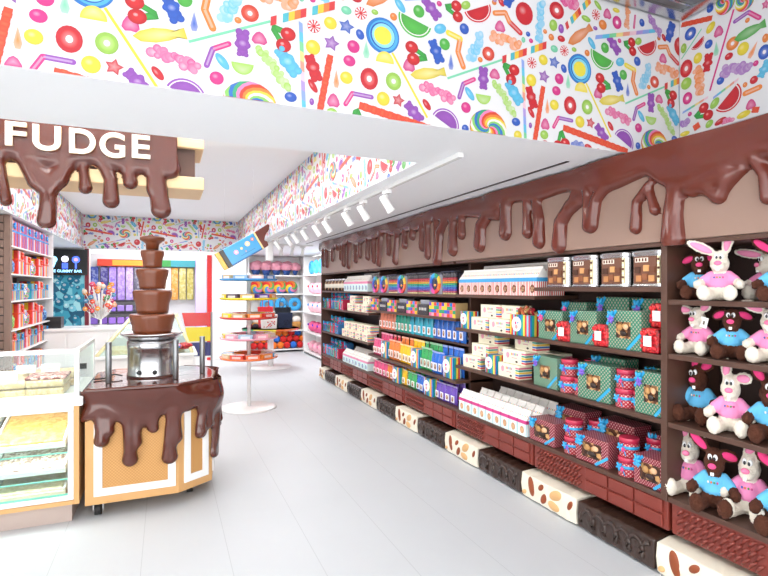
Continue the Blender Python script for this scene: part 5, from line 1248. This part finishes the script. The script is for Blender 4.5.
def donut(r=.17, c='#3f9fd8'):
    def f():
        T = Matrix.Translation((0, 0, r+.001)) @ Matrix.Rotation(PI/2, 4, 'X')
        o = B().torus((0, 0, 0), r*.66, r*.34, '#c99a5a', T=T, sz=.9).build('donut_plush', ('cloth',))
        B().torus((0, 0, 0), r*.66, r*.345, c, T=Matrix.Translation((0, -.022, r+.001)) @ Matrix.Rotation(PI/2, 4, 'X'), sz=.85).build('icing', ('cloth',), o)
        return o
    return f
dn = Proto(donut()); db_ = Proto(donut(.17, '#c9985a'))
for i, x in enumerate((2.3, 2.66, 3.0)): dn((x, 12.84, NS[2]+.001+.06*0), 0, 'blue iced donut plush on the third niche shelf, %s from the left' % ORD[i], 'plush toy', 'blue donut plush')
def cone_plush():
    o = B().lathe([(.02, 0), (.10, .02), (.12, .16), (.09, .2)], 16, c='#c08a4a').build('ice_cream_plush', ('cloth',))
    B().ell((0, 0, .26), (.11, .1, .09), '#ece4dc').build('cream_top', ('cloth',), o)
    return o
ic = Proto(cone_plush); 
for i, x in enumerate((2.05, 2.38, 2.72, 3.05)): ic((x, 12.85, NS[1]+.001), 0, 'tan and cream ice cream plush, fourth niche shelf, %s from the left' % ORD[i], 'plush toy', 'ice cream plush')
rr = random.Random(12); bc = {'red': '#d02a2a', 'orange': '#ea7a2a', 'blue': '#2f6fd0'}
k = 0; cnt = {'red': 0, 'orange': 0, 'blue': 0}
for j in range(3):
    for i in range(8):
        nm = ['red', 'red', 'orange', 'red', 'blue', 'orange', 'red'][(i*3+j*2) % 7]
        o = B().ell((0, 0, .085), (.085, .085, .085), bc[nm], n=16, k=10).build('pompom_ball', ('cloth',)); o.location = (1.98+.165*i+(.08 if j == 1 else 0)-(.03 if j == 2 else 0), 12.83+.05*j, NS[0]+.001+.148*j)
        tag(o, '%s plush ball in the bottom niche shelf pile, %s layer, %s from the left' % (nm, ['lowest', 'middle', 'upper'][j], ORD[i]), 'plush ball', 'plush balls on the bottom niche shelf')
# side shelves beyond the long wall
su = empty('side_shelf_unit', (3.3, 11.6, 0)); tag(su, 'narrow white side shelves seen past the end of the dark shelving', 'shelf')
B().box(.12, -.85, 0, .15, .85, 2.38).build('back_panel', ('gloss_white',), su); B().box(-.18, .78, 0, .119, .85, 2.38).build('side_panel', ('gloss_white',), su); B().box(-.18, -.85, 0, .119, -.82, 2.38).build('side_panel', ('gloss_white',), su)
for z in NS: B().box(-.18, -.819, z-.03, .119, .779, z).build('shelf_board', ('gloss_white',), su)
for i, y in enumerate((11.2, 11.6, 12.0)):
    o = dn((3.25, y, NS[4]+.001), RZ, 'blue iced donut plush on the side shelves, %s one back' % ORD[i], 'plush toy', 'donut plush on the side shelves')
    for k_, z in enumerate((NS[3], NS[2], NS[1], NS[0])):
        b = B(); c = ['#efa9bc', '#efb8c4', '#d85a8a', '#f0b0c0'][k_]; b.ell((0, 0, .13), (.14, .12, .13), c); b.ell((-.02, -.12, .18), (.03, .02, .03), ['#c82a3a', '#4a9ad8', '#6a3ab0', '#ef8ab0'][k_]); o = b.build('pink_plush', ('cloth',)); o.location = (3.26, y, z+.001); o.rotation_euler.z = RZ
        tag(o, 'round pink plush on the side shelves, %s shelf down, %s one back' % (ORD[k_+1], ORD[i]), 'plush toy', 'pink plush on the side shelves')

# ------------------------------------------------------------ fudge display case
fc = empty('fudge_display_case', (-1.2, 4.45, 0)); tag(fc, 'oak and white fudge counter with glass fronted trays at the left', 'display case')
x0, x1, y0, y1 = -.8, .655, -.42, .42     # local extents
B().box(x0, y0+.05, 0, x1-.05, y1, .128).build('plinth', (solid('pinkish_plinth', '#b7a59c', .5),), fc)
b = B(); b.box(x1-.03, y0, .129, x1, y1, .80); b.box(x0, y0, .129, x1-.031, y1, .158); b.box(x0, y0+.3, .159, x0+.03, y1, .80); b.box(x0+.031, y1-.02, .159, x1-.031, y1, .80)
b.build('carcass', ('wood',), fc)
b = B(); fy = y0-.012; b.box(x0, fy, .165, x1-.032, y0+.02, .19); b.box(x0, fy, .765, x1-.032, y0+.02, .799); b.box(x1-.066, fy, .191, x1-.032, y0+.02, .764); b.build('front_frame', ('gloss_white',), fc, .003)
B().box(x1-.031, fy+.004, .165, x1-.001, y0-.0005, .799).build('corner_post', ('wood',), fc)
B().box(x0, y0-.004, .191, x1-.067, y0, .764).build('front_glass', ('glass',), fc)
for z in (.30, .475): 
    B().box(x0+.031, y0+.021, z, x1-.032, y1-.021, z+.006).build('glass_shelf', ('glass',), fc); 
for z in (.31, .49, .20): B().box(x0+.031, y0+.014, z-.012 if z != .20 else .193, x1-.068, y0+.0205, z-.004 if z != .20 else .203).build('shelf_edge', ('glass_edge',), fc)
fill = [['fudge', 'fudge'], ['fudge_dark', 'fudge_dark'], ['fudge_top', 'fudge']]
M['fudge_gold'] = speckle('golden_fudge', ['#cfa458', '#c39546', '#d9b36a'], 40, .5)
M['fudge_beige'] = speckle('beige_fudge', ['#ead9b4', '#efe2c6', '#e2cfa6'], 50, .6)
M['fudge_rocky'] = speckle('nutty_fudge', ['#b39a88', '#e4d9c8', '#94786a', '#efe8dc', '#cdbba4'], 65, .6)
mats = [['fudge_beige', 'fudge_beige', 'fudge_beige'], ['fudge_rocky', 'fudge_rocky', 'fudge_rocky'], ['fudge_gold', 'fudge_gold', 'fudge_gold']]
nmz = ['lowest', 'middle', 'top']; tx = [(-.76, -.33), (-.30, .10), (.14, .56)]
for j, z in enumerate((.16, .31, .485)):
    for i, (a, c) in enumerate(tx):
        tr_ = empty('fudge_tray', (-1.2+(a+c)/2, 4.45, z)); w_ = (c-a)/2; tr_.rotation_euler.x = math.radians(17 if j else 12)
        tag(tr_, 'white tray of fudge slabs in the case, %s shelf, %s' % (nmz[j], ['at the left end', 'middle', 'at the right end'][i]), 'tray', 'fudge trays in the case')
        b = B(); b.box(-w_, -.36, .002, w_, .34, .01); b.box(-w_, -.36, .01, -w_+.014, .34, .06); b.box(w_-.014, -.36, .01, w_, .34, .06); b.box(-w_+.014, -.36, .01, w_-.014, -.35, .04)
        o = b.build('tray', ('gloss_white',), tr_); 
        f = B().box(-w_+.018, -.345, .011, w_-.018, .33, .055).build('fudge_slab', (mats[j][i],), tr_, .01)
        tr_.location.z += .11 if j else .075
        tr_.scale = (1, .93, 1)
B().box(x0, y0-.03, .801, x1+.025, y1+.02, .862).build('worktop', ('gloss_white',), fc, .006)
b = B(); T0, T1 = .864, 1.185
b.box(x0, y0+.0, T1-.03, x1, y0+.025, T1); b.box(x1-.03, y0+.0, T0, x1, y0+.025, T1-.031); b.box(x1-.025, y1-.03, T0, x1, y1, T1-.031); b.box(x1-.025, y0+.026, T1-.03, x1, y1, T1); b.box(x0, y0, T0, x1-.031, y0+.025, T0+.018)
b.build('upper_frame', ('gloss_white',), fc, .002)
B().box(x0, y0+.01, T0+.019, x1-.031, y0+.014, T1-.031).build('upper_glass', ('glass',), fc); B().box(x1-.014, y0+.026, T0, x1-.010, y1-.031, T1-.031).build('side_glass', ('glass',), fc)
area('case_fill_light', (-1.2, 4.09, .75), 1.2, .04, 9, (.35, 0, 0)); area('case_fill_light', (-1.2, 4.10, .45), 1.2, .02, 4, (.5, 0, 0)); area('case_fill_light', (-1.2, 4.07, 1.15), 1.2, .03, 3, (.4, 0, 0))  # fills added inside the case to brighten the trays and fudge
def loaf():
    b = B(); b.box(-.18, -.13, .001, .18, .13, .052); b.box(-.182, -.132, .058, .176, .128, .105)
    o = b.build('fudge_loaf', ('fudge',), None, .014, ) 
    return o
lp = Proto(loaf)
lspots = [(-1.03, 4.25, 'left front'), (-.76, 4.25, 'right front'), (-1.45, 4.25, 'far left front'), (-1.1, 4.6, 'left back'), (-.78, 4.6, 'right back')]
for i, (x, y, l) in enumerate(lspots):
    o = lp((x-.0, y, .864), 0, 'two stacked slabs of tan fudge on the counter behind glass, %s' % l, 'fudge', 'fudge loaves under the glass', sc=(.62 if i in (0, 1) else .8, 1, 1) if i != 0 else (.9, 1, 1))
o = B().box(-.12, -.12, 0, .12, .12, .022).build('fudge_topping', ('fudge_top',), None, .008); o.location = (-.76, 4.25, .971); tag(o, 'pink and brown crumbled topping on the right front fudge slab', 'fudge topping', kind='stuff')
for i, (x, y, z) in enumerate(((-1.0, 4.22, .971), (-.95, 4.5, .97+.001), (-.8, 4.52, .971))):
    o = B().box(-.06, -.002, 0, .06, .002, .06, '#f5f3f0').box(-.045, -.003, .02, .045, -.002, .045, '#d9c8c8').build('price_card', ('print',)); o.location = (x, y, z); o.rotation_euler.x = -.15; tag(o, 'small white card standing on the fudge, %s from the left' % ORD[i], 'card')

# ------------------------------------------------------------ left gift shelves and slatted end
sl = empty('left_shelf_unit', (-1.9, 7.9, 0)); tag(sl, 'tall shelf unit with brown slatted end panel and white shelves at the left wall', 'shelf')
B().box(-.9, -1.13, 0, .27, -1.10, 2.40).build('end_backing', ('shelf_back',), sl)
b = B()
for i in range(26): b.box(-.9, -1.148, .02+.092*i, .27, -1.131, .02+.092*i+.076)
tag(b.build('slatted_end', ('slat',), sl, .003))
B().box(.271, -1.142, 0, .33, -1.05, 2.40).build('corner_post', ('slat',), sl, .003)
B().box(-.13, -1.10, 0, -.11, 1.1, 2.40).build('back_panel', ('shelf_back',), sl)
LS = [.52, .86, 1.13, 1.455, 1.76, 2.09-.02]
for z in LS: B().box(-.109, -1.099, z-.016, .34, 1.1, z).build('shelf_board', ('gloss_white',), sl, .003)
B().box(-.109, 1.101, 0, .34, 1.13, 2.40).build('side_panel', ('gloss_white',), sl)
M['basket'] = striped('red_blue_stripes', ['#c81f2a', '#c81f2a', '#1f56c0', '#c81f2a', '#2f9fdc', '#f0d8d0'], .21)
M['bright'] = striped('bright_stripes', ['#dc3420', '#efc22c', '#2a90d8', '#dc3420', '#e0568e', '#f0e8e0', '#e8722a'], .3)
M['tealbox'] = striped('teal_yellow_stripes', ['#1f98b8', '#efc83a', '#1f76c8', '#3ab89a', '#e8532f'], .24)
def bx_kind(mat, w, h, d, name, cbow):
    def f():
        o = B().box(-w/2, 0, 0, w/2, d, h).build(name, (mat,), None, .006)
        b = B(); b.box(-w/2-.003, -.003, h*.55, w/2+.003, d, h*.63, cbow); bow(b, 0, -.015, h*.8, .036, cbow); b.build('ribbon', ('gloss',), o)
        return o
    return f
def round_jar(mat):
    def f():
        o = B().lathe([(.09, 0), (.125, .03), (.13, .12), (.1, .17)], 20).build('sweet_jar', (mat,)); B().lathe([(.1, .17), (.105, .19), (.03, .205)], 20, c='#d9dde2').build('lid', ('gloss',), o); return o
    return f
kinds = {'basket': Proto(bx_kind('basket', .32, .30, .24, 'gift_hamper', '#2f8fdc')), 'bright': Proto(bx_kind('bright', .30, .235, .24, 'gift_hamper', '#e8442f')), 'teal': Proto(bx_kind('tealbox', .30, .2, .24, 'gift_box', '#2f8fd0')), 'jb': Proto(round_jar('bluecandy')), 'jg': Proto(round_jar('greencandy')), 'jm': Proto(round_jar('mixcandy'))}
rows = [(LS[5], ['basket']*6, .0), (LS[4], ['jb', 'bright', 'bright', 'jm', 'bright', 'bright'], 0), (LS[3], ['teal', 'teal', 'jm', 'teal', 'bright', 'teal'], 0), (LS[2], ['jg', 'bright', 'jm', 'bright', 'bright', 'jb'], 0), (LS[1], ['bright', 'teal', 'bright', 'teal', 'bright', 'teal'], 0), (LS[0], ['teal', 'bright', 'teal', 'teal', 'bright', 'teal'], 0)]
dsc = {'basket': 'red and blue striped hamper with blue bow', 'bright': 'bright striped hamper with red bow', 'teal': 'teal and yellow striped gift box', 'jb': 'round jar of blue sweets', 'jg': 'round jar of green sweets', 'jm': 'round jar of mixed sweets'}
for r, (z, ks, _) in enumerate(rows):
    for i, k_ in enumerate(ks):
        kinds[k_]((-1.60 if k_[0] != 'j' else -1.72, 7.02+.345*i, z+.001), PI/2, '%s, left shelves, %s shelf down, %s one back' % (dsc[k_], ORD[r], ORD[i]), 'gift', 'goods on the left shelves', sc=(1, 1, 1) if k_ != 'bright' else (1, 1, 1+.2*(i % 2)))

# ------------------------------------------------------------ far wall: mural, screen, jambs
mu = B().box(-2.9, -.012, .45, -1.53, 0, 2.38).build('blue_sweets_mural', ('mural',)); mu.location = (0, FY-.001, 0); tag(mu, 'blue wall panel printed with rock sweets on the far wall', 'wall panel')
rr = random.Random(21); b = B()
for i in range(110):
    r = rr.uniform(.03, .085); x = rr.uniform(-2.8, -1.6); z = rr.uniform(.55, 2.3); c = rr.choice(['#7fcadb', '#3f9ab8', '#a8e0e8', '#56b0c8', '#2b86a3', '#1f7090'])
    b.ell((x, -.0125-.0002*i/3, z), (r, .0005, r), c, n=14, k=4); b.ell((x-r*.2, -.0135-.0002*i/3, z+r*.2), (r*.4, .0004, r*.35), mixc(c, '#ffffff', .45), n=10, k=4)
b.build('printed_sweets', ('gloss',), mu)['kind'] = 'stuff'
scn = empty('menu_screen', (-1.80, FY-.06, 2.12)); tag(scn, 'black menu screen with three glowing sweet icons and a line of lettering', 'screen')
B().box(-.40, -.02, -.26, .33, .03, .26).build('screen_case', ('black',), scn, .006)
EM = {n: emis('screen_'+n, c, 1.6) for n, c in (('pale', '#9fdcff'), ('white', '#f4f2ff'), ('blue', '#4a6aff'), ('pink', '#f08adf'))}
def em(b, c, nm): b.build(nm, (EM[c],), scn)
em(B().cyl((-.25, -.021, .05), (-.25, -.023, .05), .062, 20).add([(-.30, -.0222, .03), (-.2, -.0222, .03), (-.25, -.0222, -.12)], [(0, 1, 2)]), 'pale', 'sweet_icon')
em(B().cyl((-.06, -.021, .06), (-.06, -.023, .06), .062, 20), 'white', 'sweet_icon')
b = B(); 
for i in range(3): b.box(-.11+.036*i, -.0225, -.13, -.11+.036*i+.028, -.021, -.02)
em(b, 'blue', 'sweet_icon')
em(B().cyl((.13, -.021, .05), (.13, -.023, .05), .07, 20).box(.115, -.0225, -.13, .145, -.021, -.02), 'blue', 'sweet_icon'); em(B().cyl((.13, -.0232, .05), (.13, -.0245, .05), .03, 16), 'pink', 'sweet_icon')
cu = bpy.data.curves.new('t', 'FONT'); cu.body = 'THE GUMMY BAR'; cu.size = .075; cu.offset = .002; cu.align_x = 'CENTER'
o = bpy.data.objects.new('t', cu); COL.objects.link(o); bpy.context.view_layer.update(); me = bpy.data.meshes.new_from_object(o.evaluated_get(bpy.context.evaluated_depsgraph_get())); bpy.data.objects.remove(o)
me.materials.clear(); me.materials.append(EM['pale']); lt = bpy.data.objects.new('screen_lettering', me); COL.objects.link(lt); lt.parent = scn; lt.location = (-.06, -.0225, -.205); lt.rotation_euler.x = PI/2
struct('trim_jamb_left', B().box(-1.52, FY-.03, 0, -1.45, FY-.001, 2.40), (solid('dark_red_trim', '#7c2233', .4),))
struct('trim_jamb_right', B().box(.84, FY-.03, 0, .935, FY+.1, 2.33), (solid('bright_red_trim', '#d32026', .35),))

# ------------------------------------------------------------ room behind: dispenser wall, counters
bins = empty('sweet_dispenser_wall', (-.3, 15.35, 0)); tag(bins, 'wall of tall sweet dispensers in the room beyond the opening', 'dispenser')
B().box(-1.75, .05, 0, 1.35, .2, 2.5).build('back_panel', (solid('grey_panel', '#c9c6c8', .4),), bins)
cols = [(-1.62, '#2f6fb8'), (-1.42, '#2f3f8a'), (-1.2, '#3a2f7a'), (-1.0, '#8a6ac8'), (-.8, '#9a7ac8'), (-.6, '#a58ad0'), (-.4, '#5a5468'), (-.2, '#3a3440'), (.0, '#46404c'), (.52, '#c98a3a'), (.72, '#b0a25a'), (.92, '#a89a4a'), (.34, '#d8d0c8'), (.16, '#cfc8c8')]
for i, (x, c) in enumerate(cols):
    m_ = M.get('col'+c) or speckle('sweets_column', [c, mixc(c, '#ffffff', .15), mixc(c, '#000000', .2), mixc(c, '#ffffff', .05)], 22); M['col'+c] = m_
    B().box(x-.088, -.1, 1.27, x+.088, .049, 2.16).build('dispenser_tube', (m_,), bins, .02)
    if x < .1:
        for z, c2 in ((.98, c), (.66, mixc(c, '#a06ad0', .5)), (.40, mixc(c, '#806ac0', .5))):
            B().box(x-.085, -.2, z, x+.085, .049, z+.17, c2).build('scoop_bin', ('gloss',), bins, .02)
b = B(); b.box(-1.7, -.25, 1.245, .1, .049, 1.262); b.box(-1.7, -.25, .93, .1, .049, .94); b.build('bin_shelf', ('black',), bins)
B().box(-1.35, -.15, 2.18, .10, .04, 2.36, '#b8341f').box(-1.0, -.152, 2.2, -.2, -.15, 2.34, '#d8862a').build('sign_band', ('gloss',), bins)['label'] = 'red and gold sign band'
B().box(.15, -.15, 2.18, 1.05, .04, 2.36, '#2f7f8a').box(.15, -.152, 2.18, .42, -.15, 2.36, '#2f7a3a').build('sign_band', ('gloss',), bins)['label'] = 'teal and green sign band'
B().box(1.06, -.1, .4, 1.34, .04, 2.4, '#cdb8e0').build('lilac_panel', ('gloss',), bins)
w2 = empty('white_counter', (-1.0, 8.95, 0)); tag(w2, 'long white back counter with drawer lines and small dark handles', 'counter')
B().box(-.85, -.32, 0, .85, .3, .97).build('body', ('gloss_white',), w2, .004); B().box(-.87, -.345, .971, .87, .32, 1.01).build('counter_top', ('gloss_white',), w2, .004)
for x in (-.6, -.05, .5): B().box(x-.26, -.333, .70, x+.26, -.321, .94).build('drawer_front', ('gloss_white',), w2, .003); B().box(x-.26, -.333, .08, x+.26, -.321, .68).build('door_panel', ('gloss_white',), w2, .003)
for x in (-.12, .06): B().box(x-.05, -.345, .42, x+.05, -.334, .50).build('dark_handle', ('black',), w2)
cm = B().box(-.16, -.12, 0, .16, .12, .16).build('till_machine', ('black',)); cm.location = (-1.58, 8.9, 1.011); tag(cm, 'black till machine on the white back counter', 'till')
# lollipop tree
lt_ = empty('lollipop_tree', (-.93, 9.0, 1.011)); tag(lt_, 'white branching tree stand full of colourful lollipops on the back counter', 'lollipop tree')
b = B(); b.lathe([(.09, 0), (.09, .015), (.02, .02)], 20); b.cyl((0, 0, .02), (0, 0, .16), .016, 8)
rr = random.Random(8); tips = []
for i in range(64):
    a = rr.uniform(0, 2*PI); h = rr.uniform(.24, .66); r = .22*math.sqrt(rr.uniform(.05, 1))*(1 if h < .58 else .8)
    tips.append((r*math.cos(a), r*math.sin(a)*.8, h)); b.tube([(0, 0, .1), (r*math.cos(a)*.5, r*math.sin(a)*.4, h*.55), tips[-1]], [.009, .006, .004], 5)
b.build('tree_frame', ('gloss_white',), lt_)
cs = ['#e0522f', '#e8963a', '#d84a7a', '#5aa06a', '#4a90b8', '#e8d9c0', '#c9343a', '#e8a07a', '#f0e8e0']
for i, p in enumerate(tips):
    c = cs[i % 9]; lb = B().lathe([(1e-4, -.012), (.034, -.008), (.036, 0), (.034, .008), (1e-4, .012)], 12, c=c, T=Matrix.Translation(p) @ Matrix.Rotation(PI/2, 4, 'X')).torus(p, .02, .004, mixc(c, '#ffffff', .6), T=None, n=12, k=5)
    o = lb.build('lollipop', ('gloss',)); o.location = lt_.location; tag(o, '%s wrapped lollipop stuck on the white lollipop tree' % ['red-orange', 'amber', 'pink', 'green', 'blue', 'beige', 'crimson', 'peach', 'cream'][i % 9], 'lollipop', 'lollipops on the tree stand')
# sneeze guard counter behind the fountain
sg2 = empty('sneeze_guard_counter', (-.23, 7.35, 0)); tag(sg2, 'white counter with sloped pale glass guard behind the chocolate fountain', 'counter')
B().box(-.56, -.38, 0, .56, .4, .74).build('body', ('gloss_white',), sg2, .01); B().box(-.6, -.42, .741, .6, .43, .775).build('counter_top', ('gloss_white',), sg2, .006)
cream_m = solid('pale_cream_acrylic', '#ece3b4', .2)
T = .776
bt = [(-.54, -.36), (.54, -.36), (.54, .38), (-.54, .38)]; tp_ = [(-.17, -.05), (.36, -.05), (.36, .25), (-.17, .25)]
for i in range(4):
    a, b1 = bt[i], bt[(i+1) % 4]; c, d = tp_[(i+1) % 4], tp_[i]
    b = B(); b.add([(a[0], a[1], T), (b1[0], b1[1], T), (c[0], c[1], 1.23), (d[0], d[1], 1.23)], [(0, 1, 2, 3)]); g = b.build('sloped_glass', ('glass',), sg2)
    s = g.modifiers.new('Solidify', 'SOLIDIFY'); s.thickness = .006
    B().cyl((a[0], a[1], T), (d[0], d[1], 1.23), .022, 8).build('frame_bar', (cream_m,), sg2)
B().box(-.19, -.07, 1.225, .38, .27, 1.25).build('guard_top', (cream_m,), sg2)
B().box(-.45, -.25, .777, .45, .3, .83).build('sweet_bed', ('fudge_beige',), sg2)['label'] = 'beige sweets under the guard'
for i, (x, y, c, nm) in enumerate(((.25, 6.95+.1, 'redcandy', 'red'), (.12, 7.0, 'mixcandy', 'mixed'))):
    o = B().ell((0, 0, .03), (.10, .08, .045)).build('sweet_heap', (M[c],)); o.location = (x-.03, y+.02, .832 if False else .828); tag(o, 'heap of %s sweets at the right end under the sloped guard' % nm, 'sweets', kind='stuff')
# red yellow blue folded stand
rb_ = empty('striped_panel_stand', (.47, 9.6, 0)); tag(rb_, 'slanted red, yellow and navy panel stand beside the white pillar', 'display panel')
def trap(z0, z1, c, nm):
    xl = lambda z: -.215+.16*(1.16-z)/.77
    B().prism([(xl(z0), z0), (.26, z0), (.26, z1), (xl(z1), z1)], 'y', -.02, .02, c).build(nm, ('gloss',), rb_, .004)
trap(.93, 1.165, '#d3201f', 'red_panel'); trap(.66, .91, '#e6d22a', 'yellow_panel'); trap(.40, .64, '#2a2c6a', 'navy_panel')
B().box(.262, -.03, 0, .29, .03, 1.17).build('side_post', ('steel_dull',), rb_); B().box(-.1, -.02, .37, .26, .02, .398).box(-.02, -.02, 0, .02, .02, .369).build('base_bar', ('gloss_white',), rb_)
